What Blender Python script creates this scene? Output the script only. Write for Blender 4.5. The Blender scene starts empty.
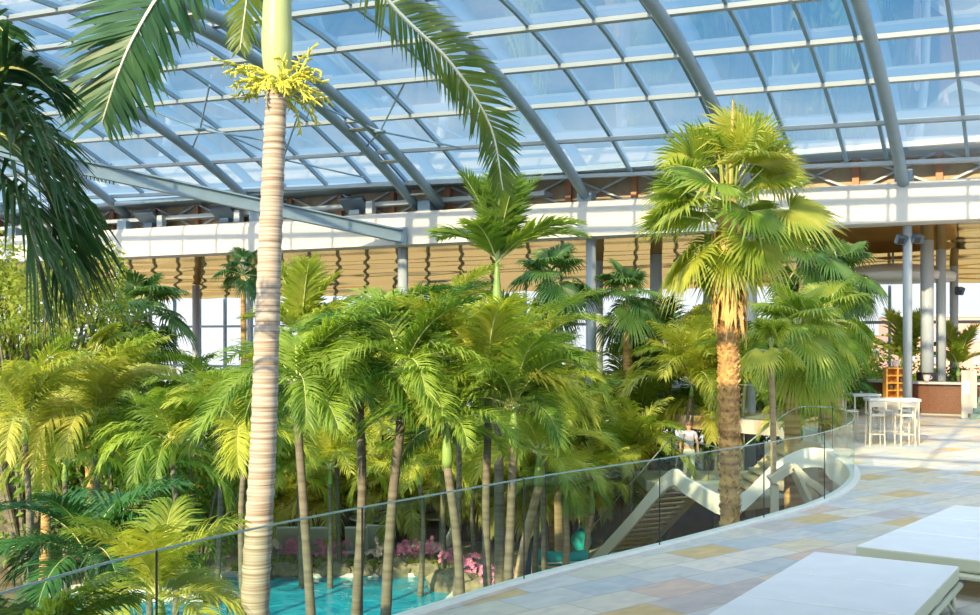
import bpy, math, random
from mathutils import Vector, Matrix, noise
from math import sin, cos, pi, radians as R

SC = bpy.context.scene
COL = SC.collection
random.seed(7)
F, CX, YH, CH = 1100.0, 490.0, 338.0, 2.6       # focal length in px, principal column, horizon row, eye height

def W(px, py, d):                                # pixel at distance d -> world point
    return Vector(((px-CX)/F*d, d, CH-(py-YH)/F*d))
def GX(px, d): return (px-CX)/F*d
def GZ(py, d): return CH-(py-YH)/F*d

# ---------------------------------------------------------------- materials
def nodes(name):
    m = bpy.data.materials.new(name); m.use_nodes = True
    nt = m.node_tree; b = nt.nodes['Principled BSDF']; return m, nt, b
def plain(name, c, rough=.5, metal=0, spec=.5, var=0, scale=8, bump=0):
    m, nt, b = nodes(name)
    b.inputs['Roughness'].default_value = rough; b.inputs['Metallic'].default_value = metal
    b.inputs['Specular IOR Level'].default_value = spec
    if var or bump:
        tc = nt.nodes.new('ShaderNodeTexCoord'); n = nt.nodes.new('ShaderNodeTexNoise')
        n.inputs['Scale'].default_value = scale; n.inputs['Detail'].default_value = 5
        nt.links.new(tc.outputs['Object'], n.inputs['Vector'])
        if var:
            r = nt.nodes.new('ShaderNodeValToRGB')
            r.color_ramp.elements[0].position = .3; r.color_ramp.elements[1].position = .7
            r.color_ramp.elements[0].color = (*[x*(1-var) for x in c], 1)
            r.color_ramp.elements[1].color = (*[min(1, x*(1+var)) for x in c], 1)
            nt.links.new(n.outputs['Fac'], r.inputs['Fac']); nt.links.new(r.outputs['Color'], b.inputs['Base Color'])
        else: b.inputs['Base Color'].default_value = (*c, 1)
        if bump:
            bp = nt.nodes.new('ShaderNodeBump'); bp.inputs['Strength'].default_value = bump; bp.inputs['Distance'].default_value = .02
            nt.links.new(n.outputs['Fac'], bp.inputs['Height']); nt.links.new(bp.outputs['Normal'], b.inputs['Normal'])
    else: b.inputs['Base Color'].default_value = (*c, 1)
    return m
def leafmat(name, c1, c2, trans=.4, rough=.42, tr=None):
    m, nt, b = nodes(name)
    oi = nt.nodes.new('ShaderNodeObjectInfo'); tc = nt.nodes.new('ShaderNodeTexCoord'); n = nt.nodes.new('ShaderNodeTexNoise')
    n.inputs['Scale'].default_value = 2.2; n.inputs['Detail'].default_value = 3
    nt.links.new(tc.outputs['Object'], n.inputs['Vector'])
    ad = nt.nodes.new('ShaderNodeMath'); ad.operation = 'MULTIPLY_ADD'; ad.inputs[1].default_value = .55
    nt.links.new(oi.outputs['Random'], ad.inputs[0])
    ns = nt.nodes.new('ShaderNodeMath'); ns.operation = 'MULTIPLY_ADD'; ns.inputs[1].default_value = 1.4; ns.inputs[2].default_value = -.45
    nt.links.new(n.outputs['Fac'], ns.inputs[0]); nt.links.new(ns.outputs[0], ad.inputs[2])
    r = nt.nodes.new('ShaderNodeValToRGB')
    r.color_ramp.elements[0].position = .1; r.color_ramp.elements[1].position = .85
    r.color_ramp.elements[0].color = (*c1, 1); r.color_ramp.elements[1].color = (*c2, 1)
    nt.links.new(ad.outputs[0], r.inputs['Fac']); nt.links.new(r.outputs['Color'], b.inputs['Base Color'])
    b.inputs['Roughness'].default_value = rough; b.inputs['Specular IOR Level'].default_value = .45
    t = nt.nodes.new('ShaderNodeBsdfTranslucent')
    hs = nt.nodes.new('ShaderNodeMixRGB'); hs.blend_type = 'MULTIPLY'; hs.inputs[0].default_value = 1
    hs.inputs[2].default_value = (*(tr or (1.9, 1.75, .7)), 1)
    nt.links.new(r.outputs['Color'], hs.inputs[1]); nt.links.new(hs.outputs[0], t.inputs['Color'])
    mx = nt.nodes.new('ShaderNodeMixShader'); mx.inputs[0].default_value = trans
    nt.links.new(b.outputs[0], mx.inputs[1]); nt.links.new(t.outputs[0], mx.inputs[2])
    nt.links.new(mx.outputs[0], nt.nodes['Material Output'].inputs['Surface'])
    return m
def glassmat(name, tint, refl=.08, rough=.0):
    m, nt, b = nodes(name); nt.nodes.remove(b)
    t = nt.nodes.new('ShaderNodeBsdfTransparent'); t.inputs['Color'].default_value = (*tint, 1)
    g = nt.nodes.new('ShaderNodeBsdfGlossy'); g.inputs['Roughness'].default_value = rough
    fr = nt.nodes.new('ShaderNodeFresnel'); fr.inputs['IOR'].default_value = 1.35
    mu = nt.nodes.new('ShaderNodeMath'); mu.operation = 'MINIMUM'; mu.inputs[1].default_value = .35
    nt.links.new(fr.outputs[0], mu.inputs[0])
    mx = nt.nodes.new('ShaderNodeMixShader')
    nt.links.new(mu.outputs[0], mx.inputs[0]); nt.links.new(t.outputs[0], mx.inputs[1]); nt.links.new(g.outputs[0], mx.inputs[2])
    nt.links.new(mx.outputs[0], nt.nodes['Material Output'].inputs['Surface'])
    return m

def tilemat():                                   # split-face quartzite slabs of mixed colour laid in rows
    m, nt, b = nodes('quartzite_slabs'); N = nt.nodes.new; Lk = nt.links.new
    tc = N('ShaderNodeTexCoord'); mp = N('ShaderNodeMapping'); mp.inputs['Rotation'].default_value = (0, 0, R(-40))
    Lk(tc.outputs['Object'], mp.inputs['Vector'])
    sp = N('ShaderNodeSeparateXYZ'); Lk(mp.outputs[0], sp.inputs[0])
    def M(op, a, bb=None, c=None):
        n = N('ShaderNodeMath'); n.operation = op
        for i, v in enumerate((a, bb, c)):
            if v is None: continue
            if isinstance(v, (int, float)): n.inputs[i].default_value = v
            else: Lk(v, n.inputs[i])
        return n.outputs[0]
    v = M('DIVIDE', sp.outputs['Y'], .52); row = M('FLOOR', v); fv = M('FRACT', v)
    wn = N('ShaderNodeTexWhiteNoise'); wn.noise_dimensions = '1D'; Lk(row, wn.inputs['W'])
    u = M('ADD', M('DIVIDE', sp.outputs['X'], .88), wn.outputs['Value']); col = M('FLOOR', u); fu = M('FRACT', u)
    cb = N('ShaderNodeCombineXYZ'); Lk(row, cb.inputs[0]); Lk(col, cb.inputs[1])
    w2 = N('ShaderNodeTexWhiteNoise'); w2.noise_dimensions = '2D'; Lk(cb.outputs[0], w2.inputs['Vector'])
    rp = N('ShaderNodeValToRGB'); rp.color_ramp.interpolation = 'CONSTANT'
    pal = [(.72,.68,.58),(.64,.66,.64),(.76,.67,.50),(.55,.60,.63),(.70,.55,.47),(.80,.76,.68),(.70,.53,.28),(.66,.65,.55),(.60,.54,.52),(.76,.71,.60),(.66,.67,.67)]
    e = rp.color_ramp.elements
    while len(e) < len(pal): e.new(.5)
    for i, c in enumerate(pal): e[i].position = i/len(pal); e[i].color = (*c, 1)
    Lk(w2.outputs['Value'], rp.inputs['Fac'])
    n = N('ShaderNodeTexNoise'); n.inputs['Scale'].default_value = 2.3; n.inputs['Detail'].default_value = 7; n.inputs['Distortion'].default_value = 1.2
    m2 = N('ShaderNodeMapping'); m2.inputs['Scale'].default_value = (1, 2.2, 1); Lk(mp.outputs[0], m2.inputs[0]); Lk(m2.outputs[0], n.inputs['Vector'])
    r2 = N('ShaderNodeValToRGB'); r2.color_ramp.elements[0].position = .3; r2.color_ramp.elements[1].position = .72
    r2.color_ramp.elements[0].color = (.72, .74, .78, 1); r2.color_ramp.elements[1].color = (.98, .95, .89, 1)
    Lk(n.outputs['Fac'], r2.inputs['Fac'])
    mx = N('ShaderNodeMixRGB'); mx.blend_type = 'MULTIPLY'; mx.inputs[0].default_value = .95
    Lk(rp.outputs[0], mx.inputs[1]); Lk(r2.outputs[0], mx.inputs[2])
    g = M('MINIMUM', M('MINIMUM', fv, M('SUBTRACT', 1, fv)), M('MULTIPLY', M('MINIMUM', fu, M('SUBTRACT', 1, fu)), 1.7))
    gl = M('LESS_THAN', g, .012)
    m3 = N('ShaderNodeMixRGB'); Lk(gl, m3.inputs[0]); Lk(mx.outputs[0], m3.inputs[1]); m3.inputs[2].default_value = (.36, .35, .33, 1)
    Lk(m3.outputs[0], b.inputs['Base Color']); b.inputs['Roughness'].default_value = .55; b.inputs['Specular IOR Level'].default_value = .3
    return m
def brickmat(name, c1, c2, mortar, scale, w=.5, h=.25):
    m, nt, b = nodes(name)
    tc = nt.nodes.new('ShaderNodeTexCoord'); br = nt.nodes.new('ShaderNodeTexBrick')
    br.inputs['Scale'].default_value = scale; br.inputs['Color1'].default_value = (*c1, 1); br.inputs['Color2'].default_value = (*c2, 1)
    br.inputs['Mortar'].default_value = (*mortar, 1); br.inputs['Brick Width'].default_value = w; br.inputs['Row Height'].default_value = h
    nt.links.new(tc.outputs['UV'], br.inputs['Vector']); nt.links.new(br.outputs['Color'], b.inputs['Base Color'])
    b.inputs['Roughness'].default_value = .45
    return m
def watermat():
    m, nt, b = nodes('pool_water')
    b.inputs['Base Color'].default_value = (.0, .36, .56, 1); b.inputs['Roughness'].default_value = .06
    tc = nt.nodes.new('ShaderNodeTexCoord'); n = nt.nodes.new('ShaderNodeTexNoise'); n.inputs['Scale'].default_value = 1.6; n.inputs['Detail'].default_value = 3; n.inputs['Distortion'].default_value = 1
    mp = nt.nodes.new('ShaderNodeMapping'); nt.links.new(tc.outputs['Object'], mp.inputs[0]); nt.links.new(mp.outputs[0], n.inputs['Vector'])
    bp = nt.nodes.new('ShaderNodeBump'); bp.inputs['Strength'].default_value = .35; bp.inputs['Distance'].default_value = .15
    nt.links.new(n.outputs['Fac'], bp.inputs['Height']); nt.links.new(bp.outputs[0], b.inputs['Normal'])
    r = nt.nodes.new('ShaderNodeValToRGB'); r.color_ramp.elements[0].position = .35; r.color_ramp.elements[1].position = .7
    r.color_ramp.elements[0].color = (0, .30, .52, 1); r.color_ramp.elements[1].color = (.03, .46, .70, 1)
    nt.links.new(n.outputs['Fac'], r.inputs[0]); nt.links.new(r.outputs[0], b.inputs['Base Color'])
    return m
def trunkmat(name, c, dark, freq, axis='Z'):     # ring scars round a palm trunk
    m, nt, b = nodes(name)
    tc = nt.nodes.new('ShaderNodeTexCoord'); mp = nt.nodes.new('ShaderNodeMapping'); mp.inputs['Scale'].default_value = (.6, .6, freq)
    n = nt.nodes.new('ShaderNodeTexNoise'); n.inputs['Scale'].default_value = 1; n.inputs['Detail'].default_value = 4
    nt.links.new(tc.outputs['Object'], mp.inputs[0]); nt.links.new(mp.outputs[0], n.inputs['Vector'])
    r = nt.nodes.new('ShaderNodeValToRGB'); r.color_ramp.elements[0].position = .36; r.color_ramp.elements[1].position = .6
    r.color_ramp.elements[0].color = (*dark, 1); r.color_ramp.elements[1].color = (*c, 1)
    nt.links.new(n.outputs['Fac'], r.inputs[0]); nt.links.new(r.outputs[0], b.inputs['Base Color']); b.inputs['Roughness'].default_value = .8
    return m

MT = dict(
 steel=plain('painted_steel', (.21,.31,.40), .4, 0, .5, .06, 3),
 steel_pale=plain('pale_painted_steel', (.40,.46,.51), .4),
 bar=plain('glazing_bar_paint', (.20,.32,.43), .4),
 purlin=plain('purlin_paint', (.27,.33,.37), .45),
 white=plain('white_paint', (.60,.60,.58), .5, 0, .4, .03, 2),
 cream=plain('cream_paint', (.56,.52,.43), .5),
 brown=plain('brown_panel', (.34,.27,.18), .6, 0, .3, .15, 3),
 rust=plain('rust_brown_post', (.36,.17,.09), .6),
 roofglass=glassmat('roof_glass', (.93,.97,1.0)),
 glass=glassmat('rail_glass', (.80,.93,.88)),
 glassedge=plain('glass_edge', (.30,.44,.40), .15),
 window=glassmat('window_glass', (.96,.98,1.0)),
 darkpost=plain('dark_steel', (.03,.05,.05), .4),
 navy=plain('navy_paint', (.02,.05,.10), .45),
 lamp=plain('lamp_housing', (.07,.12,.18), .4),
 lampglass=plain('lamp_glass', (.03,.06,.12), .08),
 floor=tilemat(), kerb=plain('white_stone_kerb', (.74,.73,.69), .6, 0, .3, .06, 6),
 soil=plain('garden_ground', (.16,.13,.08), .9, 0, .2, .4, 1.5),
 paving=plain('garden_paving', (.42,.38,.31), .8, 0, .2, .15, 2),
 water=watermat(), foam=plain('foam', (.85,.92,.95), .6, 0, .3, .1, 20, .6),
 rock=plain('rock', (.22,.21,.15), .85, 0, .2, .35, 5, .6),
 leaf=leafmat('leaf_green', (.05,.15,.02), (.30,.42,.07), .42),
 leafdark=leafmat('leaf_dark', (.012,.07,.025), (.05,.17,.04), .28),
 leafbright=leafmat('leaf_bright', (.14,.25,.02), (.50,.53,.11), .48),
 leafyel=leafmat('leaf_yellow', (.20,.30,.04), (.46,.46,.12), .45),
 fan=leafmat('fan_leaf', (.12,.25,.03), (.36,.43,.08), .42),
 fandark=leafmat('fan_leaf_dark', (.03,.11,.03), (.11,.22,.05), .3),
 kingleaf=leafmat('king_leaf_lit', (.06,.14,.03), (.24,.31,.07), .45),  # lighter yellow-green tint stands in for sun on the fronds
 kingdark=leafmat('king_leaf_shade', (.015,.07,.035), (.06,.16,.06), .3),  # same leaf with shade put into its colour
 bush=leafmat('bush_leaf', (.06,.17,.02), (.22,.34,.05), .4),
 rib=plain('leaf_rib', (.52,.56,.24), .5), ribwhite=plain('pale_leaf_rib', (.66,.66,.50), .5),
 shaft=plain('crown_shaft', (.22,.36,.09), .4, 0, .5, .15, 2), shaftpale=plain('pale_crown_shaft', (.36,.45,.22), .4, 0, .5, .12, 1.5),
 trunkpale=trunkmat('pale_ringed_trunk', (.50,.47,.43), (.22,.16,.11), 30),
 trunk=trunkmat('slender_trunk', (.175,.165,.125), (.10,.09,.065), 9),
 trunktan=trunkmat('tan_trunk', (.42,.33,.20), (.28,.20,.11), 8),
 fantrunk=trunkmat('fibrous_trunk', (.58,.36,.14), (.25,.13,.05), 7),
 deadleaf=plain('dead_leaf', (.62,.40,.15), .8, 0, .2, .25, 6),
 flower=plain('palm_blossom', (.62,.62,.10), .6, 0, .3, .2, 8),
 pink=plain('pink_petals', (.78,.30,.55), .6, 0, .3, .25, 14), palepink=plain('pale_petals', (.85,.68,.68), .6),
 mattress=plain('white_canvas', (.80,.83,.84), .85, 0, .2, .03, 4, .15), sage=plain('sage_frame', (.56,.60,.45), .5),
 greyfab=plain('grey_fabric', (.50,.54,.52), .8), teal=plain('teal_canvas', (.0,.33,.36), .7, 0, .3, .08, 5),
 tealw=plain('teal_weave', (.0,.42,.45), .6),
 wood=plain('orange_wood', (.70,.36,.07), .5, 0, .4, .12, 5), darkwood=plain('dark_wood', (.13,.08,.05), .6, 0, .4, .2, 3),
 tread=plain('stair_tread', (.40,.30,.17), .6), tan=plain('tan_stringer', (.60,.47,.29), .6),
 brick=brickmat('mosaic_brick', (.24,.10,.05), (.15,.06,.035), (.10,.06,.04), 14),
 stone=plain('grey_stone', (.46,.50,.50), .3), marble=plain('green_marble', (.16,.24,.20), .25, 0, .5, .5, 6),
 far=brickmat('far_brick', (.55,.28,.20), (.50,.25,.18), (.55,.38,.30), 3), farwin=plain('far_window', (.25,.25,.28), .2),
 snow=plain('pale_ground', (.34,.35,.36), .9), clay=plain('clay_pot', (.50,.28,.16), .7), black=plain('black', (.02,.02,.02), .4),
 skin=plain('skin', (.60,.32,.22), .6), shirt=plain('lavender_cotton', (.50,.50,.60), .8), cotton=plain('pale_cotton', (.66,.66,.60), .8), hair=plain('brown_hair', (.16,.08,.04), .7),
 sign=plain('white_card', (.85,.85,.83), .6),
)
def mirrormat():
    m, nt, b = nodes('gold_mirror_film'); nt.nodes.remove(b)
    g = nt.nodes.new('ShaderNodeBsdfGlossy'); g.inputs['Color'].default_value = (.74, .50, .20, 1); g.inputs['Roughness'].default_value = .06
    nt.links.new(g.outputs[0], nt.nodes['Material Output'].inputs['Surface'])
    return m
MT['mirror'] = mirrormat()

# ---------------------------------------------------------------- mesh builder
class MB:
    def __init__(s): s.v = []; s.f = []; s.mi = []; s.uv = None
    def add(s, vs, fs, mi=0):
        o = len(s.v); s.v += [tuple(x) for x in vs]; s.f += [tuple(i+o for i in f) for f in fs]; s.mi += [mi]*len(fs)
    def hexa(s, p, mi=0):                        # 8 points: bottom loop then top loop
        s.add(p, [(3,2,1,0),(4,5,6,7),(0,1,5,4),(1,2,6,5),(2,3,7,6),(3,0,4,7)], mi)
    def box(s, c, d, mi=0, rot=None, bev=0):
        x, y, z = d[0]/2, d[1]/2, d[2]/2
        if bev <= 0:
            p = [Vector(q) for q in ((-x,-y,-z),(x,-y,-z),(x,y,-z),(-x,y,-z),(-x,-y,z),(x,-y,z),(x,y,z),(-x,y,z))]
            if rot is not None: p = [rot @ q for q in p]
            s.hexa([q+Vector(c) for q in p], mi)
        else:                                    # rounded plan and softened top and bottom edges
            b = min(bev, x*.99, y*.99, z*.99); rings = []
            for zz, ins in ((-z, b*.8), (-z+b*.3, b*.25), (-z+b, 0), (z-b, 0), (z-b*.3, b*.25), (z, b*.8)):
                ring = []
                for cx_, cy_, a0 in ((1,1,0),(-1,1,90),(-1,-1,180),(1,-1,270)):
                    for k in range(4):
                        a = R(a0+k*30); ring.append(Vector((cx_*(x-b)+cos(a)*(b-ins), cy_*(y-b)+sin(a)*(b-ins), zz)))
                rings.append(ring)
            n = 16; vs = [q for r in rings for q in r]
            if rot is not None: vs = [rot @ q for q in vs]
            vs = [q+Vector(c) for q in vs]
            fs = [(r*n+i, r*n+(i+1) % n, (r+1)*n+(i+1) % n, (r+1)*n+i) for r in range(5) for i in range(n)]
            fs += [tuple(range(n-1, -1, -1)), tuple(5*n+i for i in range(n))]
            s.add(vs, fs, mi)
    def tube(s, path, rad, n=8, mi=0, cap=True):
        path = [Vector(p) for p in path]; m = len(path)
        if not hasattr(rad, '__len__'): rad = [rad]*m
        ref = Vector((0,0,1)); t0 = (path[1]-path[0]).normalized()
        if abs(t0.z) > .9: ref = Vector((0,1,0))
        vs = []
        for i in range(m):
            t = (path[min(i+1,m-1)]-path[max(i-1,0)]).normalized()
            a = ref.cross(t)
            if a.length < 1e-4: a = Vector((1,0,0)).cross(t)
            a.normalize(); b = t.cross(a)
            for k in range(n):
                an = 2*pi*k/n; vs.append(path[i]+(a*cos(an)+b*sin(an))*rad[i])
        fs = [(i*n+k, i*n+(k+1) % n, (i+1)*n+(k+1) % n, (i+1)*n+k) for i in range(m-1) for k in range(n)]
        if cap: fs += [tuple(range(n-1,-1,-1)), tuple((m-1)*n+k for k in range(n))]
        s.add(vs, fs, mi)
    def bar(s, p, q, w, h, up=(0,0,1), mi=0):    # rectangular bar from p to q
        p, q = Vector(p), Vector(q); t = (q-p).normalized(); a = Vector(up).cross(t)
        if a.length < 1e-4: a = Vector((1,0,0))
        a.normalize(); b = t.cross(a); a = a*w/2; b = b*h/2
        s.hexa([p-a-b, p+a-b, q+a-b, q-a-b, p-a+b, p+a+b, q+a+b, q-a+b], mi)
    def lathe(s, prof, c=(0,0,0), n=16, mi=0):
        c = Vector(c); vs = [c+Vector((r*cos(2*pi*k/n), r*sin(2*pi*k/n), z)) for r, z in prof for k in range(n)]
        m = len(prof)
        fs = [(i*n+k, i*n+(k+1) % n, (i+1)*n+(k+1) % n, (i+1)*n+k) for i in range(m-1) for k in range(n)]
        fs += [tuple(range(n-1,-1,-1)), tuple((m-1)*n+k for k in range(n))]
        s.add(vs, fs, mi)
    def ball(s, c, r, nu=10, nv=6, jit=0, mi=0, sd=0):
        c = Vector(c); r = Vector(r) if hasattr(r, '__len__') else Vector((r,r,r)); vs = []
        for j in range(nv+1):
            th = pi*j/nv
            for i in range(nu):
                ph = 2*pi*i/nu; d = Vector((sin(th)*cos(ph), sin(th)*sin(ph), cos(th)))
                k = 1+(noise.noise(d*1.7+Vector((sd*3.1, sd, 0)))*jit if jit else 0)
                vs.append(c+Vector((d.x*r.x, d.y*r.y, d.z*r.z))*k)
        s.add(vs, [(j*nu+i, (j+1)*nu+i, (j+1)*nu+(i+1) % nu, j*nu+(i+1) % nu) for j in range(nv) for i in range(nu)], mi)
    def mesh(s, name, mats, smooth=False):
        me = bpy.data.meshes.new(name); me.from_pydata(s.v, [], s.f)
        for m in (mats if isinstance(mats, (list, tuple)) else [mats]): me.materials.append(MT[m] if isinstance(m, str) else m)
        me.polygons.foreach_set('material_index', s.mi)
        if smooth: me.polygons.foreach_set('use_smooth', [True]*len(s.f))
        me.update(); return me
    def build(s, name, mats, parent=None, smooth=False):
        return link(name, s.mesh(name, mats, smooth), parent)
def link(name, me, parent=None):
    o = bpy.data.objects.new(name, me); COL.objects.link(o)
    if parent: o.parent = parent
    return o
def tag(o, label, cat, group=None, kind=None):
    o['label'] = label; o['category'] = cat
    if group: o['group'] = group
    if kind: o['kind'] = kind
    return o
def thing(name, label, cat, loc=(0,0,0), rz=0, group=None):
    o = bpy.data.objects.new(name, None); COL.objects.link(o); o.location = loc; o.rotation_euler = (0,0,rz); o.empty_display_size = .2
    return tag(o, label, cat, group)
def struct(name, mb, mats, smooth=False, parent=None):
    o = mb.build(name, mats, parent, smooth)
    if not parent: o['kind'] = 'structure'
    return o
def copy_tree(o, parent=None):
    c = o.copy(); COL.objects.link(c); c.parent = parent
    for ch in list(o.children): copy_tree(ch, c)
    return c
def catmull(pts, n):
    pts = [Vector(p) for p in pts]; P = [pts[0]*2-pts[1]]+pts+[pts[-1]*2-pts[-2]]; out = []
    segs = len(pts)-1
    for k in range(n+1):
        u = k/n*segs; i = min(int(u), segs-1); t = u-i; a, b, c, d = P[i:i+4]
        out.append(.5*((2*b)+(c-a)*t+(2*a-5*b+4*c-d)*t*t+(3*b-a-3*c+d)*t**3))
    return out

# ---------------------------------------------------------------- roof frame: s runs from the ring beam towards the viewer, t runs left along it
AN = R(27); P_ = Vector((cos(AN), -sin(AN), 0)); Q_ = Vector((-sin(AN), -cos(AN), 0)); L0 = Vector((13.2, 35.6, 0))
def RT(s, t, z=0): return L0-P_*t+Q_*s+Vector((0,0,z))
def roofz(s, t): return 7.54+.53*s-.0172*s*s+.027*min(t, 36)
def ring_t(px, s=0):
    u = (px-CX)/F; L = L0+Q_*s
    return (L.x-u*L.y)/(P_.x-u*P_.y)
TMIN, TMAX, SMAX = -22, 56, 31.0
arch_t = [-17, -11.5, -6, -.2, 4.75, 10.8, 17.6, 26, 33.7, 41, 48.5]
purl_s = [.9, 2.9, 4.95, 7.1, 9.4, 11.9, 14.4, 17, 19.6, 22.2, 24.8, 27.4, 30]

# glass
mb = MB(); ts = [TMIN+(TMAX-TMIN)*i/26 for i in range(27)]; ss = [.9+(SMAX-.9)*i/30 for i in range(31)]
mb.add([RT(s, t, roofz(s, t)+.28) for s in ss for t in ts], [(i*27+j, i*27+j+1, (i+1)*27+j+1, (i+1)*27+j) for i in range(30) for j in range(26)])
g = struct('ceiling', mb, 'roofglass', True); g['label'] = 'curved glass roof over the palm hall'
# purlins and glazing bars
n = 0
for s in purl_s:
    n += 1; mb = MB(); pts = [RT(s, t, roofz(s, t)+.13) for t in (TMIN, -10, 0, 10, 20, 36, TMAX)]
    for a, b in zip(pts, pts[1:]): mb.bar(a, b, .26, .13)
    struct('trim_%d' % n, mb, 'purlin')
bt = []
for a, b in zip(arch_t, arch_t[1:]):
    k = 3 if b-a < 7.2 else 4
    bt += [a+(b-a)*i/k for i in range(1, k)]
bt += [a+.42 for a in arch_t]
for t in bt:
    n += 1; mb = MB(); pts = [RT(s, t, roofz(s, t)+.22) for s in [.9+(SMAX-.9)*i/16 for i in range(17)]]
    for a, b in zip(pts, pts[1:]): mb.bar(a, b, .10, .14)
    struct('trim_%d' % n, mb, 'bar')
# arches
arch_lab = {-.2: 'grey steel roof arch landing above the tall bar column', 4.75: 'grey steel roof arch rising out of the tall fan palm crown',
 10.8: 'steel roof arch landing right of the hanging palm frond', 17.6: 'double railed steel roof arch landing left of the hanging palm frond',
 26: 'steel roof arch landing just left of the pale foreground trunk', 33.7: 'steel roof arch landing between the two left floodlights'}
def arch_beam(t, mb, r):
    pts = [RT(s, t, roofz(s, t)-.12) for s in [-.1+(SMAX+.1)*i/24 for i in range(25)]]
    w = r
    for a, b in zip(pts, pts[1:]):
        pass
    mb.tube(pts, r, 10)
for i, t in enumerate(arch_t):
    lab = arch_lab.get(t, None)
    nm = 'roof_arch'
    r = thing(nm, lab or ('steel roof arch overhead beyond the right edge of the bar' if t < 0 else 'steel roof arch far off at the left end of the hall'), 'roof beam', RT(0, t, 0))
    r['kind'] = 'thing'
    if not lab: r['group'] = 'outlying roof arches ' + ('by the bar' if t < 0 else 'at the left end')
    off = -RT(0, t, 0)
    def shift(mb):
        mb.v = [tuple(Vector(v)+off) for v in mb.v]; return mb
    if t == 17.6:
        m1 = MB(); arch_beam(t-.55, m1, .19); shift(m1).build('rail', 'steel', r, True)
        m1 = MB(); arch_beam(t+.55, m1, .19); shift(m1).build('rail', 'steel', r, True)
        for k in range(14):
            s = .5+k*2.1; a, b = RT(s, t-.5, roofz(s, t)-.05), RT(s, t+.5, roofz(s, t)-.05); m1 = MB(); m1.bar(a, b, .5, .05)
            shift(m1).build('cross_plate', 'cream', r)
    else:
        m1 = MB(); arch_beam(t, m1, .19); shift(m1).build('beam', 'steel', r, True)
    m1 = MB(); p = RT(.05, t, 0)
    m1.bar(p+Vector((0,0,7.55)), p+Vector((0,0,8.0)), .55, .5, Q_)
    shift(m1).build('foot_plate', 'steel', r)
# bracing rods with a central node
for px, py, s, t, lab in ((200,88,6,0,'cross of thin bracing rods left of the pale trunk top'), (380,118,5,0,'cross of thin bracing rods behind the hanging frond'), (283,150,3.6,0,'cross of thin bracing rods just right of the pale trunk')):
    t = ring_t(px, s)
    c = RT(s, t, roofz(s, t)-.35)
    r = thing('bracing_rods', lab, 'roof brace', c, 0)
    m1 = MB(); m1.ball((0,0,0), (.22,.22,.08)); m1.build('node', 'bar', r, True)
    for ds, dt in ((2.1,2.3),(2.1,-2.3),(-2.1,2.3),(-2.1,-2.3)):
        e = RT(s+ds, t+dt, roofz(s+ds, t+dt)+.08)-c
        m1 = MB(); m1.tube([(0,0,0), e], .035, 6); m1.build('rod', 'bar', r)
# ring beam fascia, clerestory behind it, mirror soffit
SF = .45
def ringbox(name, s0, s1, z0, z1, mat, t0=TMIN, t1=TMAX):
    mb = MB(); mb.hexa([RT(s1,t0,z0), RT(s1,t1,z0), RT(s0,t1,z0), RT(s0,t0,z0), RT(s1,t0,z1), RT(s1,t1,z1), RT(s0,t1,z1), RT(s0,t0,z1)])
    return struct(name, mb, mat)
mb = MB()
prof = [(SF-.12, 6.25), (SF, 6.30), (SF, 7.35), (SF-.15, 7.6), (-1.2, 7.62), (-1.2, 6.25)]
mb.add([RT(s, t, z) for t in (TMIN, TMAX) for s, z in prof], [(0,1,2,3,4,5), (11,10,9,8,7,6)]+[(i, 6+i, 6+(i+1) % 6, (i+1) % 6) for i in range(6)])
struct('ceiling_fascia', mb, 'white')
ringbox('wall_clerestory', -.9, -.75, 7.6, 9.0, 'brown')
ringbox('trim_sill', -.75, .05, 7.95, 8.12, 'steel_pale', 12.5, TMAX)
n2 = 60
for i in range(30):
    t = TMIN+i*2.6; mb = MB(); z0, z1 = 7.6, 8.6
    mb.bar(RT(-.6,t+.15,z0), RT(-.6,t+2.45,z1), .07, .07); mb.bar(RT(-.6,t+.15,z1), RT(-.6,t+2.45,z0), .07, .07)
    n2 += 1; struct('trim_%d' % n2, mb, 'steel_pale')
    mb = MB(); mb.bar(RT(-.65,t,z0), RT(-.65,t,z1+.2), .22, .2, Q_); n2 += 1; struct('trim_%d' % n2, mb, 'rust')
ringbox('trim_head', -.8, .9, 8.62, 8.80, 'steel')
mb = MB(); NS, NT = 40, 220; SB = -14.0
for i in range(NS+1):
    for j in range(NT+1):
        s = -.1+(SB+.1)*i/NS; t = TMIN+(TMAX-TMIN)*j/NT
        k = i/NS; z = 6.26-1.3*k**1.15+.045*k*sin(s*2.6)*(1+.3*sin(t*.9))+.03*sin(t*1.9+s*.8)*k
        mb.v.append(tuple(RT(s, t, z)))
for i in range(NS):
    for j in range(NT):
        a = i*(NT+1)+j; mb.f.append((a, a+1, a+NT+2, a+NT+1)); mb.mi.append(0)
struct('ceiling_soffit', mb, 'mirror', True)
# back window wall
WB = -14.2; wz0 = -4.5
seg = [(-22,-8),(-8,4),(4,16),(16,28),(28,40),(40,56)]
for k, (a, b) in enumerate(seg):
    mb = MB(); mb.add([RT(WB,a,wz0), RT(WB,b,wz0), RT(WB,b,5.4), RT(WB,a,5.4)], [(0,1,2,3)])
    wn = struct('window_%d' % (k+1), mb, 'window')
    mb = MB(); t = a
    while t < b-.1:
        mb.bar(RT(WB,t,wz0), RT(WB,t,5.4), .12, .2, Q_); t += 2.0
    for z in (3.3, .9, -1.8): mb.bar(RT(WB,a,z), RT(WB,b,z), .16, .14)
    struct('window_frame', mb, 'steel', parent=wn)

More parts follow.
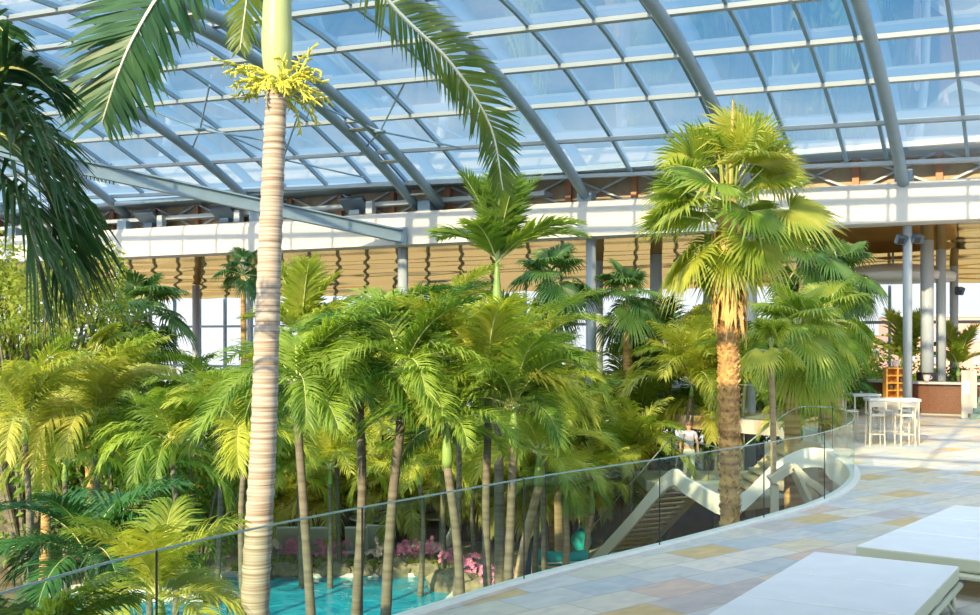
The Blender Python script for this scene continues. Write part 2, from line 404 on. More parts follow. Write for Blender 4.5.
# floors
Zg = -4.5
edge_ctrl = [(-3.9,3.2),(-3.5,5.0),(-2.95,6.9),(-2.42,8.1),(-1.63,9.4),(-.75,10.6),(.49,12.2),(2.32,14.2),(4.08,16.25),(5.45,18.0),(6.6,20.1),(7.35,22.2),(7.75,24.2)]
def offs(line, d):
    out = []
    for i in range(len(line)):
        t = (line[min(i+1,len(line)-1)]-line[max(i-1,0)]).normalized(); out.append(line[i]+Vector((t.y, -t.x, 0))*(d(i/(len(line)-1)) if callable(d) else d))
    return out
edge = offs([Vector((p.x, p.y, 0)) for p in catmull([(x,y,0) for x, y in edge_ctrl], 60)], lambda u: .15 if u < .7 else .15-(u-.7)*1.3)
edge2 = [Vector(p) for p in ((8.15,27.2,0),(8.9,30,0),(9.0,34,0),(6.0,38,0),(3.0,44,0),(4.5,58,0))]
outl = edge+edge2+[Vector((40,58,0)), Vector((40,-6,0)), Vector((-3.9,-6,0))]
mb = MB(); nn = len(outl); th = .45
mb.add([p for p in outl]+[p-Vector((0,0,th)) for p in outl], [tuple(range(nn-1,-1,-1)), tuple(range(nn, 2*nn))]+[(i, (i+1) % nn, nn+(i+1) % nn, nn+i) for i in range(nn)])
fl = struct('floor', mb, 'floor')
mb = MB()                                        # white stone kerb along the glass
full = edge+[Vector((8.15,27.2,0)), Vector((8.9,30,0)), Vector((9.0,34,0))]
ko, ki = offs(full, -.03), offs(full, .17)
nk = len(full)
mb.add([p+Vector((0,0,z)) for z in (-.5, .035) for l in (ko, ki) for p in l], [])
for i in range(nk-1):
    a, b = i, i+1
    for q in ((2*nk+a, 3*nk+a, 3*nk+b, 2*nk+b), (a, 2*nk+a, 2*nk+b, b), (3*nk+a, nk+a, nk+b, 3*nk+b)): mb.f.append(q); mb.mi.append(0)
struct('trim_kerb', mb, 'kerb')
mb = MB(); wl = offs(full, .6)                   # retaining wall below the terrace
mb.add([p+Vector((0,0,z)) for z in (Zg, -.4) for p in wl], [(i, i+1, nk+i+1, nk+i) for i in range(nk-1)])
struct('wall_terrace', mb, 'cream')
mb = MB(); mb.add([(-60,-6,Zg),(40,-6,Zg),(40,75,Zg),(-60,75,Zg)], [(0,1,2,3)])
struct('floor_garden', mb, 'soil')
mb = MB(); mb.add([(-400,70,-6),(400,70,-6),(400,900,-6),(-400,900,-6)], [(0,1,2,3)]); struct('ground_outside', mb, 'snow')
# unseen slab added over the viewer to shade the terrace, and the wall behind
mb = MB(); e0, e1 = 31.0, 50; tl = 2.4  # slab's left end cut back so sun reaches the garden palms
mb.hexa([RT(e1,TMIN,7.2), RT(e1,tl,7.2), RT(e0,tl,7.2), RT(e0,TMIN,7.2), RT(e1,TMIN,7.75), RT(e1,tl,7.75), RT(e0,tl,7.75), RT(e0,TMIN,7.75)])
struct('sun_shade_slab', mb, 'white')
mb = MB(); mb.hexa([RT(50.4,TMIN,Zg), RT(50.4,TMAX,Zg), RT(50,TMAX,Zg), RT(50,TMIN,Zg), RT(50.4,TMIN,7.7), RT(50.4,TMAX,7.7), RT(50,TMAX,7.7), RT(50,TMIN,7.7)])
struct('wall_back', mb, 'white')
# upper gallery slab at the far side of the garden
mb = MB(); a, b = W(560,388,47), W(770,388,47)
mb.hexa([a+Vector((0,0,-.35)), b+Vector((0,0,-.35)), b+Vector((0,7,-.35)), a+Vector((0,7,-.35)), a, b, b+Vector((0,7,0)), a+Vector((0,7,0))])
struct('floor_gallery', mb, 'white')

# columns
col_spec = [(907.5,-.35,0,.145,'tall grey column in front of the bar counter'), (750,-.35,Zg,.19,'grey column just right of the tall fan palm trunk'),
 (591,-.35,Zg,.19,'grey column in the middle of the garden, dark palms around it'), (403,-.35,Zg,.21,'grey column rising behind the central feather palms'),
 (245,-.35,Zg,.19,'grey column right beside the pale foreground trunk'), (119,-.35,Zg,.21,'leftmost grey column standing amid yellow palms'),
 (927,-3.5,0,.22,'thick grey column on the bar, with a black foot'), (941,-5.5,0,.17,'bright round column rising behind the bar counter'),
 (954,-9.5,0,.16,'thin far column right of the bright one behind the bar'), (599,-5.5,Zg,.17,'blue column just behind the garden middle column'),
 (656,-4.5,Zg,.24,'thick grey column left of the tall fan palm crown'), (708,-7.5,Zg,.2,'blue far column beside the cloud pruned tree'),
 (196,-9,Zg,.2,'far window column seen between left fan leaves')]
for px, s, z0, r, lab in col_spec:
    t = ring_t(px, s); c = RT(s, t, z0); k = (s+.1)/(SB+.1); zt = 6.30 if s > -1 else 6.26-1.3*k**1.15+.02
    o = thing('steel_column', lab, 'column', c); o['kind'] = 'thing'
    m1 = MB(); m1.lathe([(r,0),(r,zt-z0)], n=20); m1.build('shaft', 'steel_pale', o, True)
    m1 = MB(); m1.lathe([(r*1.5,0),(r*1.5,.06),(r*1.05,.08)], n=20); m1.build('base_plate', 'steel', o)
    if px == 927:
        m1 = MB(); m1.lathe([(r*1.6,1.12),(r*1.6,1.4)], n=20); m1.build('collar', 'black', o)
# floodlights on the ring beam
for px, lab in ((86,'dark floodlight on the white beam, leftmost of four'), (150,'dark floodlight right of the leftmost roof arch foot'), (226,'dark floodlight on the beam beside the pale trunk'), (356,'dark floodlight on the beam right of the steel tie')):
    t = ring_t(px, .1); c = RT(.1, t, 7.63)
    o = thing('floodlight', lab, 'floodlight', c, -AN, 'floodlights on the white ring beam')
    m1 = MB(); m1.box((0,0,.10), (.5,.3,.2)); m1.build('bracket', 'lamp', o)
    rot = Matrix.Rotation(R(-38), 3, 'X')
    m1 = MB(); m1.box((0,-.1,.42), (1.15,.75,.16), 0, rot); m1.build('housing', 'lamp', o)
    for k in range(4):
        m1 = MB(); m1.box(Vector((0,-.1,.42))+rot @ Vector((-.42+.28*k,0,.10)), (.24,.6,.05), 0, rot); m1.build('lamp_pane', 'lampglass', o)
    m1 = MB(); m1.box((.75,-.05,.25), (.3,.3,.5)); m1.build('ballast_box', 'steel_pale', o)
# tie beam
a, b = W(-60,137,37), W(401,236,RT(SF+.1, ring_t(401,SF)).y-.12)
o = thing('tie_beam', 'long sloping steel tie beam ending on the white fascia', 'steel beam', b)
m1 = MB(); a_ = a-b; z = Vector((0,0,0))
m1.bar(a_, z, .10, .46); m1.bar(a_+Vector((0,0,.23)), Vector((0,0,.23)), .36, .06); m1.bar(a_-Vector((0,0,.23)), -Vector((0,0,.23)), .36, .06); m1.build('girder', 'steel', o)
q = W(98,171,38.2)-b
d = (z-a_).normalized()
for k in range(-4, 5):
    m1 = MB()
    for s in (-.12, .12):
        p = q+d*k*.13; p = a_+d*((p-a_).dot(d)); up = Vector((0,0,1))
        m1.tube([p+Vector((0,s,.24)), p+Vector((0,s,.36))], .03, 6); m1.tube([p+Vector((0,s,-.24)), p+Vector((0,s,-.36))], .03, 6)
    m1.build('splice_bolt', 'bar', o)
m1 = MB(); m1.box((0,.03,0), (.5,.06,.7), 0, Matrix.Rotation(-AN, 3, 'Z')); m1.build('end_plate', 'steel', o)

# ---------------------------------------------------------------- glass balustrade
def rail_panel(pts, lab, post=True, h=1.1, z=0, grp='glass panels of the terrace balustrade'):
    o = thing('glass_panel', lab, 'glass railing', pts[0]+Vector((0,0,z)), 0, grp)
    pts = pts[:-1]+[pts[-1].lerp(pts[-2], .03/max(.05,(pts[-1]-pts[-2]).length))]; q = [p-pts[0] for p in pts]; m1 = MB(); n = len(q)
    m1.add([p+Vector((0,0,zz)) for zz in (.03, h) for p in q], [(i, i+1, n+i+1, n+i) for i in range(n-1)]); m1.build('pane', 'glass', o, True)
    m1 = MB()
    for a, b in zip(q, q[1:]): m1.bar(a+Vector((0,0,h)), b+Vector((0,0,h)), .016, .015)
    m1.build('top_edge', 'glassedge', o)
    if post:
        m1 = MB(); m1.bar(q[0]+Vector((0,0,0)), q[0]+Vector((0,0,h)), .014, .014, (0,1,0)); m1.build('joint_post', 'darkpost', o)
rl = offs(edge, .06)
def at_px(px):
    best = min(range(len(rl)-1), key=lambda i: abs(CX+F*rl[i].x/rl[i].y-px)); return best
cuts = [0, at_px(148), at_px(368), at_px(533), at_px(669), at_px(765), at_px(823), len(rl)-1]
labs = ['glass balustrade panel nearest the viewer, far left, behind the ferns', 'glass balustrade panel in front of the pale ringed trunk', 'glass balustrade panel in front of the slender pool palms',
 'glass balustrade panel in front of the teal canvas seat', 'glass balustrade panel in front of the lower stair flight', 'glass balustrade panel in front of the tall fan palm foot', 'narrow glass balustrade panel where the terrace edge bends away']
for i in range(7): rail_panel(rl[cuts[i]:cuts[i+1]+1], labs[i])
rail_panel([Vector((8.24,27.3,0)), Vector((8.95,30,0)), Vector((9.05,33.8,0))], 'glass balustrade panel beside the high table', True, grp='far glass panels')
rail_panel([Vector((9.0,34.1,0)), Vector((6.1,37.9,0)), Vector((3.1,43.9,0))], 'far glass balustrade panel beyond the high tables', True, grp='far glass panels')

# ---------------------------------------------------------------- plants
def frond(L, e0, droop, ll, n, wid, seed, hang=.8, vee=.25, path=None, m=14, rr=.022, f0=.55, jag=.15, side=(1,1), tmin=.12, ref=(0,0,1)):
    rnd = random.Random(seed); mb = MB()
    if path is None:
        p = Vector((0,0,0)); path = [p.copy()]
        for i in range(m):
            e = e0-droop*((i+.5)/m)**1.25; p = p+Vector((cos(e),0,sin(e)))*L/m; path.append(p.copy())
    else:
        path = catmull(path, m)
    m = len(path)-1
    mb.tube(path, [rr*(1-.85*i/m) for i in range(m+1)], 4, 1)
    for k in range(n):
        for si, sg in enumerate((1, -1)):
            t = tmin+(1-tmin)*(k+rnd.random()*.5)/n; u = t*m; i = min(int(u), m-1); p = path[i].lerp(path[i+1], u-i)
            T = (path[i+1]-path[i]).normalized(); S = T.cross(Vector(ref))
            if S.length < .05: S = Vector((0,1,0))
            S.normalize(); U = S.cross(T); S = S*sg
            ln = ll*side[si]*max(.12, sin(pi*(.12+.80*t)))**.7*(1+rnd.uniform(-jag, jag))
            f = f0+.45*t+rnd.uniform(-.12,.12)
            d = (S*cos(f)+T*sin(f)+U*(vee+rnd.uniform(-.18,.18))).normalized()
            w = wid*(.7+.5*sin(pi*t)); q = p.copy(); vs = []
            for j in range(4):
                ww = (T-d*T.dot(d)); ww = (ww.normalized() if ww.length > .05 else U)
                ww = (ww+U*rnd.uniform(-.3,.3)).normalized()
                c = (.6, 1, .75, .06)[j]*w*.5
                vs += [q-ww*c, q+ww*c]
                q = q+d*ln/3; d = (d+Vector((0,0,-hang*(.25+.25*j)))).normalized()
            mb.add(vs, [(0,1,3,2),(2,3,5,4),(4,5,7,6)], 0)
    return mb
def fanleaf(Lp, e0, R_, nseg, seed, droop=.5, spread=150, split=.5, fold=.05, pd=.5):
    rnd = random.Random(seed); mb = MB(); p = Vector((0,0,0)); path = [p.copy()]
    for i in range(6):
        e = e0-pd*(i/6); p = p+Vector((cos(e),0,sin(e)))*Lp/6; path.append(p.copy())
    mb.tube(path, [.025*(1-.4*i/6) for i in range(7)], 4, 1)
    e = e0-pd-.25; Fd = Vector((cos(e),0,sin(e))); Sd = Vector((0,1,0)); U = Fd.cross(Sd); U = U if U.z > 0 else -U
    def pt(a, r, lift=0):
        q = Fd*cos(a)*r+Sd*sin(a)*r+U*(lift+.12*r*(abs(sin(a))))
        return p+q+Vector((0,0,-droop*(r/R_)**2.2*R_*.55))
    for k in range(nseg):
        a = R(-spread+2*spread*(k+.5)/nseg)+rnd.uniform(-.02,.02); h = R(spread)/nseg
        Rr = R_*(.72+.28*cos(a*.5))*(1+rnd.uniform(-.08,.08)); r1 = Rr*split
        am = a+rnd.uniform(-.03,.03); x = rnd.uniform(-.05,.02)*R_
        v = [pt(a,0), pt(a-h,r1), pt(a,r1,fold*R_), pt(a+h,r1), pt(am-h*.55,r1*.5+Rr*.5, -.0), pt(am+h*.55,r1*.5+Rr*.5,0)]
        tip = pt(am, Rr)+Vector((0,0,-rnd.uniform(.0,.22)*R_)); v.append(tip)
        mb.add(v, [(0,1,2),(0,2,3),(1,4,2),(2,4,5),(2,5,3),(4,6,5)], 0)
    return mb
def leafcloud(blobs, nleaf, size, seed, asp=.45, core=True):
    rnd = random.Random(seed); mb = MB(); tot = sum(b[3]**2 for b in blobs)
    for x, y, z, r, *sq in blobs:
        sz = sq[0] if sq else 1
        for _ in range(int(nleaf*r*r/tot)):
            d = Vector((rnd.gauss(0,1), rnd.gauss(0,1), rnd.gauss(0,1))).normalized(); rr = r*(.62+.42*rnd.random())
            c = Vector((x,y,z))+Vector((d.x*rr, d.y*rr, d.z*rr*sz))
            t = (d+Vector((rnd.uniform(-1,1), rnd.uniform(-1,1), rnd.uniform(-1.2,.4)))).normalized()
            s = t.cross(Vector((rnd.uniform(-1,1), rnd.uniform(-1,1), rnd.uniform(-1,1)))).normalized()
            l = size*rnd.uniform(.6,1.25); w = l*asp
            mb.add([c, c+t*l*.45+s*w*.5, c+t*l-Vector((0,0,l*.2)), c+t*l*.45-s*w*.5], [(0,1,2,3)], 0)
    return mb

VAR = {}
def variants(key):
    if key in VAR: return VAR[key]
    K = key; out = []
    if K.startswith('feather'):
        for i, (e0, dr) in enumerate(((1.25,1.1),(1.0,1.5),(.75,1.75),(.45,1.7),(.1,1.2),(1.12,1.5),(.6,2.0))):
            out.append((e0, frond(1, e0, dr, .35, 66, .0165, i+3, 1.05, .3, rr=.010, jag=.22).mesh('frond', ['leaf','rib'])))
    elif K.startswith('stiff'):
        for i, (e0, dr) in enumerate(((1.35,.5),(1.1,.8),(.8,1.0),(.5,1.1),(.15,.9))):
            out.append((e0, frond(1, e0, dr,   .36, 46, .030, i+31, .6, .2, rr=.012, f0=.6).mesh('frond', ['leaf','rib'])))
    elif K.startswith('areca'):
        for i, (e0, dr) in enumerate(((1.4,1.0),(1.25,1.7),(1.05,2.1),(.8,2.2),(.55,2.1),(1.3,1.3))):
            out.append((e0, frond(1, e0, dr, .29, 52, .0175, i+51, 1.35, .2, rr=.008, jag=.22).mesh('frond', ['leaf','rib'])))
    elif K.startswith('fan'):
        for i, (e0, pd) in enumerate(((1.35,.2),(1.0,.4),(.65,.6),(.25,.7),(-.2,.6),(-.7,.5))):
            out.append((e0, fanleaf(.62, e0, .62, 34, i+71, .45+.12*i, 140, .55, .035, pd).mesh('frond', ['fan','rib'])))
    VAR[key] = out; return out
MATVAR = {}
def remat(me, leaf, rib='rib'):
    k = (me.name, leaf, rib)
    if k not in MATVAR:
        c = me.copy(); c.materials[0] = MT[leaf]; c.materials[1] = MT[rib]; MATVAR[k] = c
    return MATVAR[k]
def crown(root, c, kind, L, n, leaf, seed, lo=-9, hi=9, az0=None, skip=None):
    rnd = random.Random(seed); vs = [v for v in variants(kind) if lo <= v[0] <= hi]
    for k in range(n):
        # upright fronds come last round the golden-angle spiral
        e, me = vs[min(len(vs)-1, int(len(vs)*(((k*7) % n)+rnd.random())/n))]
        az = k*2.39996+rnd.uniform(-.25,.25)+(az0 or 0)
        o = link('frond', remat(me, leaf), root); s = L*rnd.uniform(.82,1.12)
        o.location = c; o.rotation_euler = (rnd.uniform(-.12,.12), rnd.uniform(-.1,.1), az); o.scale = (s, s, s)
def palm(lab, px, py, foot, d, L, n=14, kind='feather', leaf='leaf', seed=None, r=.10, trunk='trunk', shaft=.7, cat='palm tree', name='feather_palm', grp=None, zfoot=Zg, lo=-9, hi=9, df=0):
    seed = seed if seed is not None else int(px*7+py)
    top = W(px, py, d); base = Vector((GX(foot, d+df), d+df, zfoot))
    o = thing(name, lab, cat, base, 0, grp); c = top-base
    if c.z > .5:
        rnd = random.Random(seed); bend = Vector((rnd.uniform(-.12,.12), rnd.uniform(-.12,.12), 0))*min(1, c.z/4)
        tz = c.z-shaft; dirn = Vector((c.x, c.y, 0))
        pts = catmull([(0,0,0), dirn*.28+bend*.7+Vector((0,0,tz*.35)), dirn*.66+bend+Vector((0,0,tz*.7)), dirn*.97+Vector((0,0,tz))], 24)
        m1 = MB(); m1.tube(pts, [r*(1.25-.4*(i/24)**.6)*(1+.05*(i % 2)) for i in range(25)], 10); m1.build('trunk', trunk, o, True)
        if shaft > .1:
            m1 = MB(); m1.tube(catmull([pts[-1], pts[-1].lerp(c, .5)+Vector((0,0,0)), c+Vector((0,0,.12))], 6), [r*.9, r*1.15, r*1.15, r*1.05, r*.8, r*.55, r*.3], 10); m1.build('crown_shaft', 'shaft', o, True)
    crown(o, c, kind, L, n, leaf, seed, lo, hi)
    return o
# ---- the tall foreground palm with a pale ringed trunk
fd = 12.0
base = Vector((GX(250, fd), fd, Zg)); o = thing('king_palm', 'tall palm with pale ringed trunk and green crown shaft at the front', 'palm tree', base)
p0 = Vector((0,0,0)); pts = [W(250,760,fd)-base, W(255,615,fd)-base, W(263,450,fd)-base, W(268,300,fd)-base, W(274,150,fd)-base, W(277,84,fd)-base]
pts[0] = Vector((-.03,0,0)); path = catmull(pts, 150); rnd = random.Random(2); rad = []
for i in range(151):
    t = i/150; b = .165*(1-t)+.108*t+(.05*(1-t*6) if t < .16 else 0); rad.append(b*(1+(.045 if i % 3 == 0 else (-.03 if i % 3 == 1 else .0))+rnd.uniform(-.015,.015)))
m1 = MB(); m1.tube(path, rad, 20); m1.build('trunk', 'trunkpale', o, True)
sh = catmull([path[-1]-Vector((0,0,.02)), W(277,60,fd)-base, W(277,20,fd)-base, W(278,-25,fd)-base, W(279,-70,fd)-base], 20)
m1 = MB(); m1.tube(sh, [.115+.055*sin(min(1,i/9)*pi*.55)-.004*max(0,i-8) for i in range(21)], 20); m1.build('crown_shaft', 'shaftpale', o, True)
top = sh[-1]
def kfrond(pts, ll, n, wid, seed, hang, leaf, rib='ribwhite', vee=.1, rr=.03, side=(1,1), tmin=.1, f0=.5, m=26, ref=(0,0,1)):
    w = [Vector(p)-base for p in pts]
    return frond(1, 0, 0, ll, n, wid, seed, hang, vee, w, m, rr, f0, .12, side, tmin, ref).build('frond', [leaf, rib], o)
kfrond([top+base, W(330,-75,fd-.2), W(392,5,fd-.6), W(450,62,fd-.9), W(490,125,fd-1.0), W(503,190,fd-1.0)], .47, 100, .034, 1, .35, 'kingleaf', rr=.03, f0=.45, vee=.25, ref=(.1,.9,.45))
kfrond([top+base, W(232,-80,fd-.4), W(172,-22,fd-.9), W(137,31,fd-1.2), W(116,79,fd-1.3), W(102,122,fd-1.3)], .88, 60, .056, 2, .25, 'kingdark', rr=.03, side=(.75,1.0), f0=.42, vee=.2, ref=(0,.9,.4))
kfrond([top+base, W(262,-66,fd+.8), W(250,-20,fd+1.2), W(244,20,fd+1.4), W(240,50,fd+1.4)], .40, 44, .034, 3, .4, 'kingleaf', rr=.025, ref=(0,.9,.4))
for k, (ax, up) in enumerate(((.6,1.4),(-1.0,1.5),(2.0,1.2))):
    q = top+base; kfrond([q, q+Vector((ax*.3,.3,up*.6)), q+Vector((ax,.9,up)), q+Vector((ax*1.7,1.6,up*.9))], .6, 40, .05, 9+k, .7, 'kingleaf')
m1 = MB(); rnd = random.Random(5); c0 = W(277,90,fd)-base
for k in range(46):                              # the yellow-green blossom ring below the crown shaft
    az = rnd.uniform(0, 2*pi); q = c0+Vector((cos(az)*.12, sin(az)*.12, rnd.uniform(-.06,.12))); d = Vector((cos(az), sin(az), rnd.uniform(-.1,1.0))).normalized(); L = rnd.uniform(.25,.60); pp = [q.copy()]
    for j in range(6):
        q = q+d*L/6; d = (d+Vector((rnd.uniform(-.3,.3), rnd.uniform(-.3,.3), rnd.uniform(-.42,.02)))).normalized(); pp.append(q.copy())
        if j > 0:
            for s_ in range(3):
                e = (d+Vector((rnd.uniform(-1,1), rnd.uniform(-1,1), rnd.uniform(-.9,.6)))).normalized(); m1.tube([q, q+e*rnd.uniform(.05,.11)], [.010,.007], 4)
    m1.tube(pp, [.016]*4+[.01]*3, 4)
m1.build('blossom_ring', 'flower', o)

# ---- dark palm hanging in from the left edge
nd = 8.3
base = Vector((GX(-95,nd+.6), nd+.6, Zg)); o = thing('king_palm', 'dark palm at the left edge, long leaflets hanging close to the viewer', 'palm tree', base)
c = W(-80,165,nd+.3)-base
m1 = MB(); pt = catmull([(0,0,0), Vector((c.x*.3,0,c.z*.4)), c], 60); m1.tube(pt, [.13*(1.2-.4*i/60)*(1+.03*(i % 2)) for i in range(61)], 14); m1.build('trunk', 'trunk', o, True)
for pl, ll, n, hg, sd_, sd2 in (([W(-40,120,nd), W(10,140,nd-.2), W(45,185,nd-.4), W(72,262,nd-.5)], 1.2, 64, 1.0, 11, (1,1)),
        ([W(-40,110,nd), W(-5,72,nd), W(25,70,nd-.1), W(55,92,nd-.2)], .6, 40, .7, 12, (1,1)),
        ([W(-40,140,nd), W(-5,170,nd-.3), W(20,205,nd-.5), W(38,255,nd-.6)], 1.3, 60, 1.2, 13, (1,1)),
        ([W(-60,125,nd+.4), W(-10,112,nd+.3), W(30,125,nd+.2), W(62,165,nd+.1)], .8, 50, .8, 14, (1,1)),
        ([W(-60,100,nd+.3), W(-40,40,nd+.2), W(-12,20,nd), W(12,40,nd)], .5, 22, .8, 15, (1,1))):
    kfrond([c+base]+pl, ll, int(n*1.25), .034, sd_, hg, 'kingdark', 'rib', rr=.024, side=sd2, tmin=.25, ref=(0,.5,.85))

# ---- tall fan palm by the balustrade
d = 20.0; base = Vector((GX(729,d), d, Zg)); o = thing('fan_palm', 'tall sunlit fan palm with fibrous brown trunk by the balustrade', 'palm tree', base)
top = W(729,205,d)-base; m1 = MB(); rnd = random.Random(4); pt = catmull([(0,0,0), (.02,0,3), W(729,400,d)-base, W(728,300,d)-base], 110)
rad = [.185*(1-.12*i/110) for i in range(111)]; m1.tube(pt, rad, 14); m1.build('trunk', 'fantrunk', o, True)
m1 = MB()                                        # old leaf bases set round the trunk in a spiral
for k in range(900):
    i = k/900*108; j = int(i); p = pt[j].lerp(pt[j+1], i-j); a = k*2.39996+rnd.uniform(-.25,.25); g_ = rnd.uniform(.6,1.25)
    q = p+Vector((cos(a), sin(a), 0))*.155; e = q+Vector((cos(a)*.055*g_, sin(a)*.055*g_, .085*g_)); s = Vector((-sin(a), cos(a), 0))*g_; t_ = Vector((0,0,rnd.uniform(-.03,.03)))
    m1.add([q-s*.045, q+s*.045, e+s*.03+t_, e-s*.02-t_, q+Vector((0,0,.06))], [(0,1,2,3),(3,2,4),(0,3,4),(1,4,2)], rnd.randrange(2))
m1.build('leaf_bases', ['deadleaf','fantrunk'], o)
m1 = MB()
for k in range(170):                             # hanging dry skirt and stalk stubs below the crown
    a = rnd.uniform(0,2*pi); z = rnd.uniform(0,1.6); q = top+Vector((cos(a)*.18, sin(a)*.18, -.25-z)); L = rnd.uniform(.35,.85)
    w = Vector((-sin(a), cos(a), 0))*rnd.uniform(.02,.05); e1 = q+Vector((cos(a)*.14, sin(a)*.14, -L*.4)); e2 = q+Vector((cos(a)*.12+rnd.uniform(-.08,.08), sin(a)*.12, -L))
    m1.add([q-w, q+w, e1+w, e1-w, e2+w*.3, e2-w*.3], [(0,1,2,3),(3,2,4,5)])
m1.tube([W(728,305,d)-base, top+Vector((0,0,-.8)), top+Vector((0,0,.1))], [.19,.25,.14], 12)
m1.build('dry_skirt', 'deadleaf', o)
vs = variants('fan'); rnd = random.Random(12)
SP = [(1.3,.1,.8),(.95,.2,1.0),(.65,.35,1.05),(.25,.4,1.1),(-.2,.35,.75),(-.6,.3,.6)]
SPM = [[fanleaf(lp, e0, 1.0, 36, 170+10*i+q, .16+.05*i, 118, .48, .055, pd).mesh('frond', ['fan','rib']) for q in range(2)] for i, (e0, pd, lp) in enumerate(SP)]
for k in range(36):
    u = k/35; lev = 0 if u < .1 else 1 if u < .31 else 2 if u < .56 else 3 if u < .76 else 4 if u < .9 else 5
    f_ = link('frond', remat(SPM[lev][k % 2], ('fan','fan','leafbright','leafyel')[k % 4]), o); s = rnd.uniform(.82,1.08)*(1, 1, 1, 1, .95, .85)[lev]
    f_.location = top+Vector((0,0,.42-.20*lev-rnd.uniform(0,.25))); f_.rotation_euler = (rnd.uniform(-.8,.8) if lev in (1,2) else rnd.uniform(-.5,.5), rnd.uniform(-.25,.25), k*2.39996+.6+rnd.uniform(-.35,.35)); f_.scale = (s,s,s)
m1 = MB()
for k in range(9):
    a = k*.7; m1.tube([top+Vector((cos(a)*.1, sin(a)*.1, .0)), top+Vector((cos(a)*.16, sin(a)*.16, .7)), top+Vector((cos(a)*.3, sin(a)*.3, 1.15))], [.03,.02,.01], 5)
m1.build('young_stalks', 'leafyel', o); m1 = MB(); m1.tube([top, top+Vector((.05,0,.9)), top+Vector((.07,0,1.9))], [.05,.045,.012], 6); m1.build('spear_leaf', 'deadleaf', o)

# ---- smaller fan palms
def fanpalm(lab, px, py, foot, d, L, n, leaf, r=.15, dead=0, lo=-9, zf=Zg, trunk='fantrunk', seed=1):
    o = palm(lab, px, py, foot, d, L, n, 'fan', leaf, seed, r, trunk, .0, 'palm tree', 'fan_palm', None, zf, lo)
    return o
fanpalm('low fan palm right of the tall one, its round crown hiding half the trunk', 797,338,797,26,1.32,26,'fan',.2)
fanpalm('fan palm with orange trunk behind the low round fan palm', 827,322,828,29,1.3,22,'fan',.18,seed=3)
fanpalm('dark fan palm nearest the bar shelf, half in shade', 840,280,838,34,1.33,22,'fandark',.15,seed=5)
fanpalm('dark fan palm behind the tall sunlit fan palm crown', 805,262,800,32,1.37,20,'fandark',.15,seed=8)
fanpalm('thin ringed fan palm just right of the tall fan palm trunk', 771,352,771,24,0.76,14,'leafbright',.07,trunk='trunktan',seed=6)
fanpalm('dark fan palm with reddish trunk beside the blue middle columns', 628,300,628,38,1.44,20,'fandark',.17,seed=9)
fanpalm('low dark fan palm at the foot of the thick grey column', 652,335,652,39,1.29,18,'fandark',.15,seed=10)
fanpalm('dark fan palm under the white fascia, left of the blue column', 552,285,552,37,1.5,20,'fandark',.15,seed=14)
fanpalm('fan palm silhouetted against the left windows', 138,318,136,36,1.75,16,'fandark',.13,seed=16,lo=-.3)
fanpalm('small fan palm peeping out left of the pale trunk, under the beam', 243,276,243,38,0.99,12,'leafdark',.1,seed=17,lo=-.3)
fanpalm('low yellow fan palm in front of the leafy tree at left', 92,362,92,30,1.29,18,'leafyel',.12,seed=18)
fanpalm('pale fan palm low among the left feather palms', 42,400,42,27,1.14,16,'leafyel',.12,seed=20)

# ---- slender palms standing by the pool
palm('slender palm just right of the pale trunk, thin bare stem before the pool', 297,385,316,20,2.1,15,'feather','leaf',r=.085)
palm('slender palm second right of the pale trunk, dark arching crown', 360,366,350,21,2.15,15,'feather','leaf',r=.09)
palm('slender palm with leaning stem and the crown under the central column', 403,372,383,20,2.1,15,'feather','leaf',r=.095)
palm('short slender palm leaning left at the right end of the pool', 447,428,462,19.5,1.6,12,'feather','leaf',r=.085)
palm('slender grey stemmed palm at the pool corner by the orchids', 488,385,492,20.4,2.2,14,'feather','leafbright',r=.08)
palm('thin stemmed palm at the kerb just right of the pool corner palm', 514,408,503,20,1.9,13,'feather','leaf',r=.085)
palm('bottle trunked palm left of the teal canvas seat', 540,455,511,25,2.0,13,'feather','leafbright',r=.11,trunk='trunktan')
palm('tan trunked palm directly behind the teal canvas seat', 558,432,560,33.5,2.5,14,'feather','leaf',r=.13,trunk='trunktan')
palm('small palm with tan stem, left of the teal woven ball', 566,492,563,30,1.5,12,'feather','leaf',r=.09,trunk='trunktan')
palm('small palm leaning over the teal woven ball', 592,490,585,31,1.7,12,'areca','leafbright',r=.08,trunk='trunktan')
palm('tall stiff palm with a bulging green crown shaft under the hanging frond', 497,262,500,28,2.3,14,'stiff','leaf',r=.12,shaft=2.0,lo=.3)
